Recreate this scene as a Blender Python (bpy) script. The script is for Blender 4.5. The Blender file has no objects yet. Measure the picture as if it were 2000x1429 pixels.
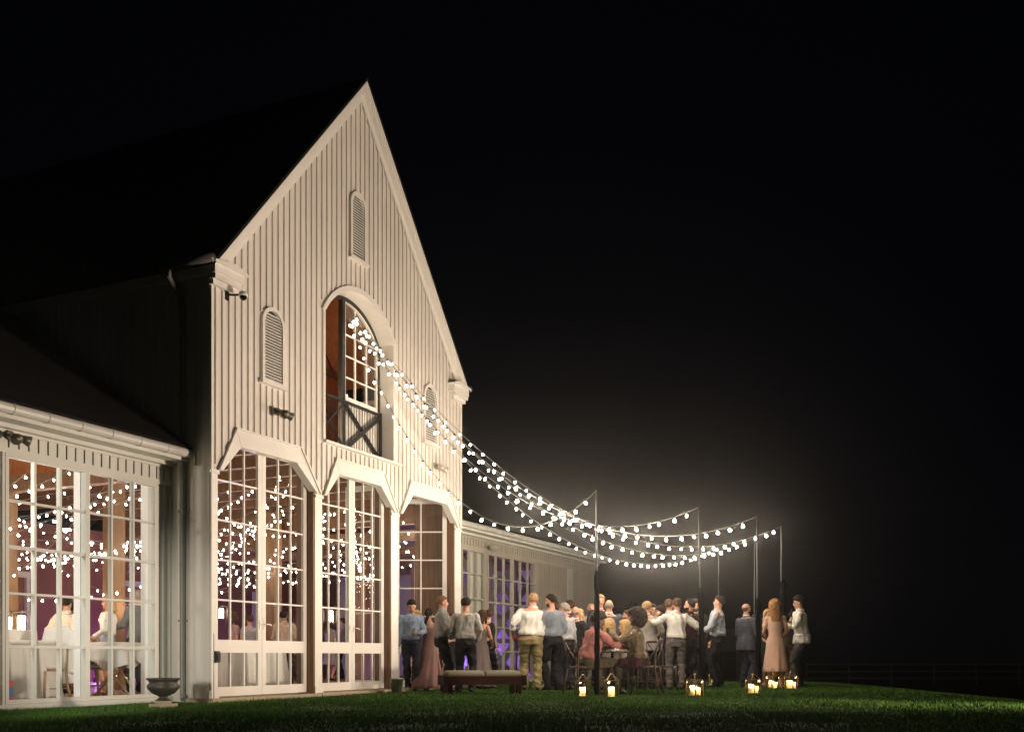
import bpy, bmesh, math, random
import numpy as np
from mathutils import Vector, Matrix, geometry
R = math.radians
rnd = random.Random(7)
S = bpy.context.scene
COL = S.collection

# ------------------------------------------------------------------ camera, sky, render settings
F_PX, HOR, CAMX, CAMY, CAMZ, YAW = 2009.4, 1282.0, -10.948, -9.614, 0.62, R(-64.96)
cam = bpy.data.cameras.new('camera')
camo = bpy.data.objects.new('camera', cam)
COL.objects.link(camo)
camo.location = (CAMX, CAMY, CAMZ)
camo.rotation_euler = (R(90), R(0.0), YAW)
cam.sensor_width = 36
cam.lens = F_PX / 2000 * 36
cam.shift_y = (HOR - 714.5) / 2000
cam.clip_end = 400
cam.clip_start = 0.05
S.camera = camo
w = bpy.data.worlds.new('World')
S.world = w
w.use_nodes = True
bg = w.node_tree.nodes['Background']
bg.inputs[0].default_value = (0.30, 0.42, 1.0, 1)
bg.inputs[1].default_value = 0.0015
S.view_settings.view_transform = 'Standard'
S.view_settings.look = 'None'
S.view_settings.exposure = 0.0
S.view_settings.gamma = 1
cy = S.cycles
cy.use_denoising = True
cy.use_light_tree = True
cy.caustics_reflective = False
cy.caustics_refractive = False
cy.max_bounces = 6
cy.diffuse_bounces = 3
cy.glossy_bounces = 3
cy.transmission_bounces = 4
cy.transparent_max_bounces = 24
cy.volume_bounces = 0
cy.sample_clamp_indirect = 6
BULB_OUT, BULB_IN = 620.0, 48.0
FW = np.array([-math.sin(YAW), math.cos(YAW)])
RT = np.array([math.cos(YAW), math.sin(YAW)])
def at(px, Z):
    """world x,y of the point Z metres away along the view axis, seen at column px of the photograph"""
    p = np.array([CAMX, CAMY]) + FW * Z + RT * ((px - 1000) / F_PX * Z)
    return float(p[0]), float(p[1])
def gz(py, z=0.0):
    return (CAMZ - z) * F_PX / (py - HOR)
def hz(py, Z):
    return CAMZ + (HOR - py) / F_PX * Z

# ------------------------------------------------------------------ materials
MATS = {}
def mat(name, col, rough=0.6, metal=0.0, noise=0.06, scale=8.0, bump=0.0, bscale=60.0, emit=None, spec=0.5, sss=0.0, stretch=(1, 1, 1)):
    if name in MATS: return MATS[name]
    m = bpy.data.materials.new(name); m.use_nodes = True
    nt = m.node_tree; b = nt.nodes['Principled BSDF']; MATS[name] = m
    b.inputs['Roughness'].default_value = rough
    b.inputs['Metallic'].default_value = metal
    b.inputs['Specular IOR Level'].default_value = spec
    tc = nt.nodes.new('ShaderNodeTexCoord'); mp = nt.nodes.new('ShaderNodeMapping')
    mp.inputs['Scale'].default_value = stretch
    nt.links.new(tc.outputs['Object'], mp.inputs[0])
    if noise:
        n = nt.nodes.new('ShaderNodeTexNoise'); n.inputs['Scale'].default_value = scale; n.inputs['Detail'].default_value = 5
        nt.links.new(mp.outputs[0], n.inputs['Vector'])
        mx = nt.nodes.new('ShaderNodeMix'); mx.data_type = 'RGBA'
        a = [max(0, c * (1 - noise * 2)) for c in col]; c2 = [min(1, c * (1 + noise * 2)) for c in col]
        mx.inputs['A'].default_value = (*a, 1); mx.inputs['B'].default_value = (*c2, 1)
        nt.links.new(n.outputs['Fac'], mx.inputs['Factor']); nt.links.new(mx.outputs['Result'], b.inputs['Base Color'])
    else:
        b.inputs['Base Color'].default_value = (*col, 1)
    if bump:
        n2 = nt.nodes.new('ShaderNodeTexNoise'); n2.inputs['Scale'].default_value = bscale; n2.inputs['Detail'].default_value = 4
        nt.links.new(mp.outputs[0], n2.inputs['Vector'])
        bp = nt.nodes.new('ShaderNodeBump'); bp.inputs['Strength'].default_value = bump; bp.inputs['Distance'].default_value = 0.01
        nt.links.new(n2.outputs['Fac'], bp.inputs['Height']); nt.links.new(bp.outputs[0], b.inputs['Normal'])
    if sss:
        b.inputs['Subsurface Weight'].default_value = sss
        b.inputs['Subsurface Radius'].default_value = (0.05, 0.03, 0.015)
        b.inputs['Subsurface Scale'].default_value = 1.0
    if emit:
        b.inputs['Emission Color'].default_value = (*emit[0], 1); b.inputs['Emission Strength'].default_value = emit[1]
    return m
M_SIDING = mat('painted_siding', (0.70, 0.66, 0.60), 0.55, noise=0.10, scale=1.6, bump=0.2, bscale=30, stretch=(1, 1, .35))
M_TRIM = mat('painted_trim', (0.74, 0.71, 0.65), 0.45, noise=0.04, scale=2.5)
M_WINGPAINT = mat('wing_paint', (0.62, 0.62, 0.56), 0.5, noise=0.05, scale=2)
M_DARK = mat('dark_void', (0.02, 0.02, 0.018), 0.8)
M_IRON = mat('dark_iron', (0.035, 0.033, 0.03), 0.42, metal=0.6, noise=0.1)
M_BLACKCLOTH = mat('black_cloth', (0.004, 0.004, 0.0045), 1.0, spec=0.0)
M_ROOF = mat('roof_shingle', (0.012, 0.011, 0.010), 1.0, spec=.05, noise=0.25, scale=12, bump=.5)
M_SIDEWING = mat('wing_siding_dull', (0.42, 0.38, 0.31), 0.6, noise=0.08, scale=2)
M_GUTTER = mat('gutter_metal', (0.55, 0.55, 0.5), 0.35, noise=0.08)
M_STONE = mat('threshold_stone', (0.40, 0.33, 0.22), 0.85, noise=0.2, scale=9, bump=.4)
def wood(name, c1, c2, st=(1, 12, 12), rough=.5):
    m = bpy.data.materials.new(name); m.use_nodes = True; nt = m.node_tree; b = nt.nodes['Principled BSDF']
    tc = nt.nodes.new('ShaderNodeTexCoord'); mp = nt.nodes.new('ShaderNodeMapping'); mp.inputs['Scale'].default_value = st
    n = nt.nodes.new('ShaderNodeTexNoise'); n.inputs['Scale'].default_value = 1.6; n.inputs['Detail'].default_value = 8; n.inputs['Distortion'].default_value = .6
    cr = nt.nodes.new('ShaderNodeValToRGB'); cr.color_ramp.elements[0].color = (*c1, 1); cr.color_ramp.elements[1].color = (*c2, 1)
    cr.color_ramp.elements[0].position = .3; cr.color_ramp.elements[1].position = .7
    nt.links.new(tc.outputs['Object'], mp.inputs[0]); nt.links.new(mp.outputs[0], n.inputs['Vector'])
    nt.links.new(n.outputs['Fac'], cr.inputs[0]); nt.links.new(cr.outputs[0], b.inputs['Base Color'])
    bp = nt.nodes.new('ShaderNodeBump'); bp.inputs['Strength'].default_value = .3; bp.inputs['Distance'].default_value = .004
    nt.links.new(n.outputs['Fac'], bp.inputs['Height']); nt.links.new(bp.outputs[0], b.inputs['Normal'])
    b.inputs['Roughness'].default_value = rough
    return m
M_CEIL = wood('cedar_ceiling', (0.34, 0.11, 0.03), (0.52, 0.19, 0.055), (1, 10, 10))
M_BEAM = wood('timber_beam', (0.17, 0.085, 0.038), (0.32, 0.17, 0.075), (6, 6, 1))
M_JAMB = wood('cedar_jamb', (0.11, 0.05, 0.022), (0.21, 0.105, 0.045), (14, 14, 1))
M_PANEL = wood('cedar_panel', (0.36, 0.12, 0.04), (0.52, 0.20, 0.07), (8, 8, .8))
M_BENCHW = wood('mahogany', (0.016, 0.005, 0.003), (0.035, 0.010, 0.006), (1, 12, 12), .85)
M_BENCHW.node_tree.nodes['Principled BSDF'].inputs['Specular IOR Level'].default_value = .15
M_CHAIRW = wood('walnut_chair', (0.035, 0.02, 0.012), (0.085, 0.05, 0.03), (8, 8, 1))
M_OAK = wood('oak_chair', (0.30, 0.19, 0.09), (0.48, 0.32, 0.17), (8, 8, 1))
M_FLOOR = wood('hall_floor', (0.16, 0.10, 0.06), (0.26, 0.17, 0.10), (1, 8, 1))
M_MAROON = mat('maroon_wall', (0.17, 0.050, 0.036), 0.7, noise=.12, scale=3)
M_LINEN = mat('white_linen', (0.78, 0.76, 0.72), 0.85, noise=.03, bump=.1, bscale=200)
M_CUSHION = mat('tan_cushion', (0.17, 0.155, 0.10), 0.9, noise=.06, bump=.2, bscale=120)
M_BRASS = mat('dark_brass', (0.16, 0.12, 0.07), 0.35, metal=.8)
M_CABLE = mat('white_cable', (0.30, 0.29, 0.26), 0.6)
M_SOCKET = mat('black_socket', (0.02, 0.02, 0.02), 0.4)
M_BULB = mat('lit_bulb', (1, .9, .75), 0.4, noise=0, emit=((1.0, 0.84, 0.66), BULB_OUT))
M_BULBIN = mat('lit_hall_bulb', (1, .9, .75), 0.4, noise=0, emit=((1.0, 0.84, 0.66), BULB_IN))
M_FLAME = mat('candle_flame', (1, .8, .5), 0.5, noise=0, emit=((1.0, 0.72, 0.38), 260.0))
M_WAX = bpy.data.materials.new('candle_wax'); M_WAX.use_nodes = True; _n = M_WAX.node_tree
_t = _n.nodes.new('ShaderNodeBsdfTranslucent'); _t.inputs[0].default_value = (1, .80, .52, 1); _mx = _n.nodes.new('ShaderNodeMixShader'); _mx.inputs[0].default_value = .6
_n.nodes['Principled BSDF'].inputs['Base Color'].default_value = (.85, .76, .6, 1); _no = _n.nodes.new('ShaderNodeTexNoise'); _no.inputs['Scale'].default_value = 30
_bp = _n.nodes.new('ShaderNodeBump'); _bp.inputs['Strength'].default_value = .1; _n.links.new(_no.outputs['Fac'], _bp.inputs['Height']); _n.links.new(_bp.outputs[0], _n.nodes['Principled BSDF'].inputs['Normal'])
_n.links.new(_n.nodes['Principled BSDF'].outputs[0], _mx.inputs[1]); _n.links.new(_t.outputs[0], _mx.inputs[2]); _n.links.new(_mx.outputs[0], _n.nodes['Material Output'].inputs[0])
M_LAMPGLOW = mat('lamp_glow', (1, .9, .8), 0.4, noise=0, emit=((1.0, 0.80, 0.60), 22.0))
def glassmat(name, tint=(1, 1, 1), base=.0, ior=1.5):
    m = bpy.data.materials.new(name); m.use_nodes = True; nt = m.node_tree; nt.nodes.clear()
    o = nt.nodes.new('ShaderNodeOutputMaterial'); t = nt.nodes.new('ShaderNodeBsdfTransparent'); g = nt.nodes.new('ShaderNodeBsdfGlossy')
    g.inputs['Roughness'].default_value = .015
    t.inputs[0].default_value = (*tint, 1)
    lw = nt.nodes.new('ShaderNodeLayerWeight'); lw.inputs[0].default_value = .5
    pw = nt.nodes.new('ShaderNodeMath'); pw.operation = 'POWER'; pw.inputs[1].default_value = 5.0
    ma = nt.nodes.new('ShaderNodeMath'); ma.operation = 'MULTIPLY_ADD'; ma.inputs[1].default_value = .9; ma.inputs[2].default_value = .05
    mx = nt.nodes.new('ShaderNodeMixShader')
    nt.links.new(lw.outputs['Facing'], pw.inputs[0]); nt.links.new(pw.outputs[0], ma.inputs[0]); nt.links.new(ma.outputs[0], mx.inputs[0]); nt.links.new(t.outputs[0], mx.inputs[1]); nt.links.new(g.outputs[0], mx.inputs[2]); nt.links.new(mx.outputs[0], o.inputs[0])
    return m
M_GLASS = glassmat('window_glass', (.93, .95, .94))
M_CLEAR = glassmat('clear_glass', (.88, .9, .88))

# ------------------------------------------------------------------ mesh helpers
class MB:
    def __init__(s): s.v = []; s.f = []; s.m = []; s.cur = 0
    def add(s, vs, fs):
        o = len(s.v); s.v += [tuple(v) for v in vs]; s.f += [tuple(i + o for i in f) for f in fs]; s.m += [s.cur] * len(fs); return s
    def box(s, x0, x1, y0, y1, z0, z1):
        return s.add([(x0, y0, z0), (x1, y0, z0), (x1, y1, z0), (x0, y1, z0), (x0, y0, z1), (x1, y0, z1), (x1, y1, z1), (x0, y1, z1)],
                     [(0, 3, 2, 1), (4, 5, 6, 7), (0, 1, 5, 4), (1, 2, 6, 5), (2, 3, 7, 6), (3, 0, 4, 7)])
    def bar(s, a, b, w_, d_, up=(0, 0, 1)):
        a = Vector(a); b = Vector(b); t = (b - a).normalized(); u = Vector(up)
        if abs(t.dot(u)) > .98: u = Vector((0, 1, 0))
        sx = t.cross(u).normalized() * (w_ / 2); sz = sx.normalized().cross(t).normalized() * (d_ / 2)
        vs = [a - sx - sz, a + sx - sz, a + sx + sz, a - sx + sz, b - sx - sz, b + sx - sz, b + sx + sz, b - sx + sz]
        return s.add(vs, [(0, 1, 2, 3), (7, 6, 5, 4), (0, 4, 5, 1), (1, 5, 6, 2), (2, 6, 7, 3), (3, 7, 4, 0)])
    def tube(s, pts, rad, n=8, u=None, cap=True):
        """pts: centres; rad: r or (ru, rv) per point; u: width axis or list"""
        pts = [Vector(p) for p in pts]; k = len(pts)
        if not isinstance(rad, (list, tuple)): rad = [rad] * k
        vs = []; pu = None
        for i, p in enumerate(pts):
            t = (pts[min(i + 1, k - 1)] - pts[max(i - 1, 0)])
            t = t.normalized() if t.length > 1e-9 else Vector((0, 0, 1))
            if u is not None:
                uu = Vector(u[i] if isinstance(u, list) else u)
            elif pu is not None: uu = pu
            else: uu = Vector((1, 0, 0)) if abs(t.x) < .8 else Vector((0, 1, 0))
            uu = (uu - t * uu.dot(t))
            uu = uu.normalized() if uu.length > 1e-6 else t.orthogonal().normalized()
            pu = uu; vv = t.cross(uu)
            r = rad[i]; ru, rv = r if isinstance(r, (list, tuple)) else (r, r)
            for j in range(n):
                a = 2 * math.pi * j / n
                vs.append(p + uu * (ru * math.cos(a)) + vv * (rv * math.sin(a)))
        fs = []
        for i in range(k - 1):
            for j in range(n):
                j2 = (j + 1) % n
                fs.append((i * n + j, i * n + j2, (i + 1) * n + j2, (i + 1) * n + j))
        if cap:
            fs.append(tuple(range(n - 1, -1, -1))); fs.append(tuple((k - 1) * n + j for j in range(n)))
        return s.add(vs, fs)
    def limb(s, pts, rad, n=12, u=None):
        """tube with rounded ends"""
        s.tube(pts, rad, n, u)
        for p, r in ((pts[0], rad[0]), (pts[-1], rad[-1])):
            rr = r if not isinstance(r, (list, tuple)) else min(r)
            s.ell(p, (rr, rr, rr), 8, 6)
        return s
    def ell(s, c, r, n=14, k=10, M=None):
        c = Vector(c); vs = []; fs = []
        for i in range(1, k):
            ph = math.pi * i / k
            for j in range(n):
                a = 2 * math.pi * j / n
                q = Vector((r[0] * math.sin(ph) * math.cos(a), r[1] * math.sin(ph) * math.sin(a), r[2] * math.cos(ph)))
                if M is not None: q = M @ q
                vs.append(c + q)
        t = Vector((0, 0, r[2])); b = -t
        if M is not None: t = M @ t; b = M @ b
        vs += [c + t, c + b]; T = len(vs) - 2; B = T + 1
        for i in range(k - 2):
            for j in range(n):
                j2 = (j + 1) % n; fs.append((i * n + j, (i + 1) * n + j, (i + 1) * n + j2, i * n + j2))
        for j in range(n):
            j2 = (j + 1) % n; fs.append((T, j, j2)); fs.append((B, (k - 2) * n + j2, (k - 2) * n + j))
        return s.add(vs, fs)
    def lathe(s, prof, c=(0, 0, 0), n=20, wob=None):
        vs = []; k = len(prof)
        for i, (r, z) in enumerate(prof):
            for j in range(n):
                a = 2 * math.pi * j / n; rr = r * (wob(i, a) if wob else 1)
                vs.append((c[0] + rr * math.cos(a), c[1] + rr * math.sin(a), c[2] + z))
        fs = [(i * n + j, i * n + (j + 1) % n, (i + 1) * n + (j + 1) % n, (i + 1) * n + j) for i in range(k - 1) for j in range(n)]
        fs.append(tuple(range(n - 1, -1, -1))); fs.append(tuple((k - 1) * n + j for j in range(n)))
        return s.add(vs, fs)
    def prism(s, loops, y0, y1):
        """polygon(s) in x,z extruded y0..y1; first loop outer, others holes"""
        L = [[Vector((a, b, 0)) for a, b in lp] for lp in loops]
        tri = geometry.tessellate_polygon(L); flat = [p for lp in loops for p in lp]; n = len(flat)
        vs = [(a, y0, b) for a, b in flat] + [(a, y1, b) for a, b in flat]
        fs = [tuple(t) for t in tri] + [tuple(i + n for i in reversed(t)) for t in tri]
        o = 0
        for lp in loops:
            m = len(lp)
            for i in range(m): a = o + i; b = o + (i + 1) % m; fs.append((a, b, b + n, a + n))
            o += m
        return s.add(vs, fs)
    def mesh(s, name, mats, smooth=False):
        me = bpy.data.meshes.new(name); me.from_pydata(s.v, [], s.f)
        if not isinstance(mats, (list, tuple)): mats = [mats]
        for m in mats: me.materials.append(m)
        if len(mats) > 1: me.polygons.foreach_set('material_index', s.m)
        if smooth: me.polygons.foreach_set('use_smooth', [True] * len(s.f))
        bm = bmesh.new(); bm.from_mesh(me); bmesh.ops.recalc_face_normals(bm, faces=bm.faces); bm.to_mesh(me); bm.free()
        me.update(); return me
    def build(s, name, mats, parent=None, smooth=False, label=None):
        o = bpy.data.objects.new(name, s.mesh(name, mats, smooth)); COL.objects.link(o)
        if parent is not None: o.parent = parent
        if label: o['label'] = label
        return o
def tag(o, label=None, cat=None, group=None, kind=None):
    if label: o['label'] = label
    if cat: o['category'] = cat
    if group: o['group'] = group
    if kind: o['kind'] = kind
    return o
def thing(name, label, cat, loc=(0, 0, 0), rz=0.0, group=None):
    o = bpy.data.objects.new(name, None); COL.objects.link(o); o.empty_display_size = .1
    o.location = loc; o.rotation_euler = (0, 0, rz)
    return tag(o, label, cat, group)
def dup(root, loc, rz=None, label=None, group=None, scale=None):
    r = root.copy(); COL.objects.link(r); r.location = loc
    if rz is not None: r.rotation_euler = (0, 0, rz)
    if scale: r.scale = scale
    if label: r['label'] = label
    if group: r['group'] = group
    for ch in list(root.children):
        c = ch.copy(); COL.objects.link(c); c.parent = r
        for g in list(ch.children):
            d = g.copy(); COL.objects.link(d); d.parent = c
    return r

# ------------------------------------------------------------------ ground
def ground_z(x, y):
    dx, dy = x - CAMX, y - CAMY
    Z = dx * FW[0] + dy * FW[1]; X = dx * RT[0] + dy * RT[1]
    d1 = np.maximum(X - (5.1 + .06 * np.clip(Z, 0, 40)), 0)
    d2 = np.maximum(Z - 25.0, 0) * np.clip((X - 3.0) / 3, 0, 1)
    d = np.sqrt(d1 ** 2 + d2 ** 2)
    far = np.maximum(np.sqrt(dx ** 2 + dy ** 2) - 60, 0)
    return -1.15 * (1 - np.exp(-(d / 7.0) ** 2)) - .002 * far
def make_ground():
    g = np.concatenate([np.linspace(-260, -30, 12)[:-1], np.linspace(-30, 45, 190), np.linspace(45, 300, 12)[1:]])
    X, Y = np.meshgrid(g, g, indexing='ij'); Zz = ground_z(X, Y)
    n = len(g); vs = np.stack([X, Y, Zz], -1).reshape(-1, 3)
    i = np.arange(n - 1); I, J = np.meshgrid(i, i, indexing='ij'); a = (I * n + J).ravel()
    fs = np.stack([a, a + n, a + n + 1, a + 1], 1)
    me = bpy.data.meshes.new('ground'); me.from_pydata(vs.tolist(), [], fs.tolist())
    me.polygons.foreach_set('use_smooth', [True] * len(me.polygons))
    me.materials.append(mat('turf_soil', (0.030, 0.060, 0.016), 0.95, noise=.3, scale=5, bump=.5, bscale=40, spec=.1))
    o = bpy.data.objects.new('ground', me); COL.objects.link(o); tag(o, kind='structure')
make_ground()
def make_grass():
    rs = np.random.RandomState(3); N = 260000
    Z = 7.2 + 20 * rs.rand(N) ** 1.35; X = (rs.rand(N) * 2 - 1) * Z * .53
    x = CAMX + FW[0] * Z + RT[0] * X; y = CAMY + FW[1] * Z + RT[1] * X
    keep = ~((x > -12) & (x < 17) & (y > .62)) & ~((x > -.3) & (x < 7.5) & (y > -.14))
    wn = np.sin(x * 2.3 + 2 * np.sin(y * 1.3)) + np.sin(y * 3.1 + 1.5 * np.sin(x * 1.9 + 1)) + .6 * np.sin(x * 7.1 + y * 5.3)
    keep &= ~((wn < -1.0) & (rs.rand(N) < .6))
    x, y, Z = x[keep], y[keep], Z[keep]; n = len(x); z = ground_z(x, y)
    a = rs.rand(n) * 6.283; patch = .75 + .25 * np.sin(x * 1.7 + 1.3 * np.sin(y * 1.1)) * np.sin(y * 1.9 + .7)
    h = (.022 + .03 * rs.rand(n)) * patch; wd = .0035 + .00022 * Z; ln = (rs.rand(n) - .5) * .035; la = rs.rand(n) * 6.283
    V = np.zeros((n, 3, 3))
    V[:, 0] = np.stack([x - np.cos(a) * wd, y - np.sin(a) * wd, z - .003], 1)
    V[:, 1] = np.stack([x + np.cos(a) * wd, y + np.sin(a) * wd, z - .003], 1)
    V[:, 2] = np.stack([x + np.cos(la) * ln, y + np.sin(la) * ln, z + h], 1)
    me = bpy.data.meshes.new('grass'); me.vertices.add(n * 3); me.loops.add(n * 3); me.polygons.add(n)
    me.vertices.foreach_set('co', V.reshape(-1)); me.loops.foreach_set('vertex_index', np.arange(n * 3, dtype=np.int32))
    me.polygons.foreach_set('loop_start', np.arange(0, n * 3, 3, dtype=np.int32)); me.update()
    m = mat('grass_blade', (0.072, 0.150, 0.028), 0.8, noise=.34, scale=1.6, spec=.04)
    me.materials.append(m)
    o = bpy.data.objects.new('grass', me); COL.objects.link(o)
    tag(o, 'short green lawn grass in front of the white barn', 'grass', kind='stuff')
make_grass()

# ------------------------------------------------------------------ the barn
BW = 7.2; CX_ = 3.6; EZ = 6.0; AZ = 10.3
barn = thing('barn', 'tall white board and batten barn with steep gable and glass doors', 'barn')
SL = (AZ - EZ) / (CX_ + .08)
def roofz(t): return AZ - abs(t - CX_) * SL
HOODS = [(.12, .48, 1.92, 2.42), (2.55, 2.89, 4.29, 4.74), (4.87, 5.23, 6.69, 7.10)]
ZP, ZH = 3.18, 3.78
ARX0, ARX1, ARZ0, ARZ1, ARZT = 2.57, 4.63, 4.06, 6.12, 6.68
def arch(x0, x1, zs, zt, n=24):
    """segmental arch points from right spring to left spring"""
    c = (x0 + x1) / 2; hw = (x1 - x0) / 2; rise = zt - zs; r = (hw * hw + rise * rise) / (2 * rise); a0 = math.asin(min(1, hw / r))
    return [(c + r * math.sin(a0 - 2 * a0 * i / n), zt - r + r * math.cos(a0 - 2 * a0 * i / n)) for i in range(n + 1)]
def wall_front():
    WT = .12
    out = [(0, ZP)]
    for a, b, c, d in HOODS: out += [(a, ZP), (b, ZH), (c, ZH), (d, ZP)]
    out += [(BW, ZP), (BW, roofz(BW) - .12), (CX_, AZ - .16), (0, roofz(0) - .12)]
    hole = [(ARX0, ARZ0), (ARX1, ARZ0)] + arch(ARX0, ARX1, ARZ1, ARZT)
    m = MB(); m.prism([out, hole], 0, .14)
    # battens
    t = .068
    vents = [(1.0, 1.53, 4.57, 5.75), (5.67, 6.2, 4.57, 5.75), (3.27, 3.73, 7.17, 8.36)]
    while t < BW - .02:
        zb = ZP + .02
        for a, b, c, d in HOODS:
            if a <= t <= d: zb = ZH if b <= t <= c else (ZP + (ZH - ZP) * ((t - a) / (b - a) if t < b else (d - t) / (d - c)))
        zb += .05 ; zt = roofz(t) - .17
        segs = [(zb, zt)]
        cuts = []
        if ARX0 - .1 < t < ARX1 + .1:
            hw = (ARX1 - ARX0) / 2 + .1; q = (t - CX_) / hw
            cuts.append((ARZ0 - .06, ARZ1 + .09 + (ARZT - ARZ1) * max(0, 1 - q * q)))
        for a, b, c, d in vents:
            if a < t < b: cuts.append((c, d - .16 * abs((t - (a + b) / 2) / ((b - a) / 2)) ** 2))
        for ca, cb in cuts:
            ns = []
            for a, b in segs:
                if ca > a: ns.append((a, min(b, ca)))
                if cb < b: ns.append((max(a, cb), b))
            segs = [q for q in ns if q[1] - q[0] > .05]
        for a, b in segs: m.box(t - .019, t + .019, -.026, .001, a, b)
        t += .1365
    return m.build('wall', M_SIDING, barn)
wall_front()
def side_walls():
    m = MB()
    for x0, x1 in ((.002, .13), (BW - .13, BW - .002)):
        yz = [(.141, 0), (.88, 0), (.88, 3.32), (9.0, 3.32), (9.0, EZ - .1), (.141, EZ - .1)]
        n = len(yz); vs = [(x0, a, b) for a, b in yz] + [(x1, a, b) for a, b in yz]
        m = MB(); m.add(vs, [(0, 1, 2, 5), (2, 3, 4, 5), (n, n + 5, n + 2, n + 1), (n + 2, n + 5, n + 4, n + 3)] + [(i, (i + 1) % n, (i + 1) % n + n, i + n) for i in range(n)])
        m.build('wall', M_SIDING, barn)
    m = MB()
    y = .3
    n = MB()
    while y < 3.4:
        zb = .1 if y < .7 else max(3.40, 3.5 + (y - .4) * .66)
        m.box(-.024, .002, y - .019, y + .019, zb, EZ - .12); n.box(BW - .002, BW + .024, y - .019, y + .019, zb, EZ - .12); y += .137
    m.build('batten', M_SIDING, barn); n.build('batten', M_SIDING, barn)
    MB().box(-.035, .0, -.02, .15, 0.0, EZ - .1).build('corner_board', M_TRIM, barn)
    MB().box(BW, BW + .035, -.02, .15, 3.18, EZ - .1).build('corner_board', M_TRIM, barn)
    for xa in (-.016, BW + .003):
        yz = [(.95, 3.31), (.95, 3.34), (5.4, 5.96), (9.0, 3.75), (9.0, 3.31)]; k = len(yz)
        MB().add([(xa, a, b) for a, b in yz] + [(xa + .013, a, b) for a, b in yz], [tuple(range(k)), tuple(range(2 * k - 1, k - 1, -1))] + [(i, (i + 1) % k, (i + 1) % k + k, i + k) for i in range(k)]).build('gable_lining', M_CEIL, barn)
side_walls()
# hood trim
for k, (a, b, c, d) in enumerate(HOODS):
    m = MB()
    m.prism([[(b - .02, ZH + .02), (b + .075, ZH - .21), (c - .075, ZH - .21), (c + .02, ZH + .02)]], -.04, .10)
    m.box(b - .03, c + .03, -.06, -.027, ZH + .02, ZH + .045)
    m.prism([[(a - .015, ZP - .0), (b - .021, ZH + .02), (b + .074, ZH - .21), (b + .06, ZH - .23), (a + .06, ZP)]], -.036, .10)
    m.prism([[(d + .015, ZP), (d - .06, ZP), (c - .06, ZH - .23), (c - .074, ZH - .21), (c + .021, ZH + .02)]], -.036, .10)
    m.build('door_hood', M_TRIM, barn)
    for (p0, p1) in (((a - .015, ZP), (b - .021, ZH + .02)), ((d + .015, ZP), (c + .021, ZH + .02))):
        MB().bar((p0[0], -.048, p0[1]), (p1[0], -.048, p1[1]), .025, .028, (0, 1, 0)).build('hood_moulding', M_TRIM, barn)
# piers
PIERS = [(-.045, .125), (2.36, 2.55), (4.62, 4.86), (6.99, 7.245)]
for a, b in PIERS:
    m = MB(); m.box(a, b, .012, .30, 0, ZP + .05); m.box(a - .01, b + .01, -.004, .012, 0, .16); m.box(a - .012, b + .012, -.012, .012, ZP - .06, ZP - .02)
    m.build('pier', M_TRIM, barn)
for a in (2.325, 4.585, 6.955):
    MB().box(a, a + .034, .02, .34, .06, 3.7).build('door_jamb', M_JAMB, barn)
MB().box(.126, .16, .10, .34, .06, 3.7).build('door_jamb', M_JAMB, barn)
m = MB()
for k in range(9): m.box(-.1 + k * .83 + .006, -.1 + (k + 1) * .83, -.10 - .01 * (k % 2), .38, -.02, .055 - .004 * (k % 3))
m.build('threshold', M_STONE, barn)

def door_leaf(x0, x1, z0=.07, z1=3.74, cols=3, rows=5, st=.085, mid=(.68, .86), parent=barn, th=.045, handle=None, name='door', mt=M_TRIM, ybase=.14):
    """glazed leaf in its own local frame x0..x1 at y=ybase"""
    y0, y1 = ybase, ybase + th
    m = MB(); g0, g1 = x0 + st, x1 - st; bot = .20; top = z1 - .10
    m.box(x0, g0, y0, y1, z0, z1); m.box(g1, x1, y0, y1, z0, z1)
    m.box(g0, g1, y0, y1, z0, bot); m.box(g0, g1, y0, y1, mid[0], mid[1]); m.box(g0, g1, y0, y1, top, z1)
    mw = .024
    for i in range(1, cols):
        cx = g0 + (g1 - g0) * i / cols
        m.box(cx - mw / 2, cx + mw / 2, y0 + .006, y1 - .006, bot, mid[0]); m.box(cx - mw / 2, cx + mw / 2, y0 + .006, y1 - .006, mid[1], top)
    for r in range(1, rows):
        cz = mid[1] + (top - mid[1]) * r / rows
        m.box(g0, g1, y0 + .009, y1 - .009, cz - mw / 2, cz + mw / 2)
    d = m.build(name, mt, parent)
    MB().add([(g0, y0 + .022, bot), (g1, y0 + .022, bot), (g1, y0 + .022, top), (g0, y0 + .022, top)], [(0, 1, 2, 3)]).build('glass_pane', M_GLASS, d)
    if handle is not None:
        hx, sgn = handle
        h = MB(); h.box(hx - .015, hx + .015, y0 - .008, y0, 1.02, 1.16); h.tube([(hx, y0 - .005, 1.1), (hx, y0 - .05, 1.1), (hx + sgn * .05, y0 - .055, 1.1), (hx + sgn * .11, y0 - .05, 1.085)], .009)
        h.build('handle', M_TRIM, d)
    return d
door_leaf(.165, 1.225, handle=(1.18, -1)); door_leaf(1.232, 2.32, handle=(1.28, 1))
door_leaf(2.556, 3.575, handle=(3.53, -1)); door_leaf(3.582, 4.58, handle=(3.63, 1))
# third bay stands open: leaf swung inward, plus the opposite leaf folded to the left
e = MB()
d3 = door_leaf(0, 1.02, handle=(.06, 1), cols=2, rows=5, ybase=0)
d3.location = (6.95, .17, 0); d3.rotation_euler = (0, 0, YAW + math.pi)
d4 = door_leaf(0, 1.02, cols=3, ybase=0); d4.location = (4.90, .17, 0); d4.rotation_euler = (0, 0, R(86))
MB().box(4.87, 6.95, .15, .20, 3.62, 3.76).build('door_head', M_TRIM, barn)

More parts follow.
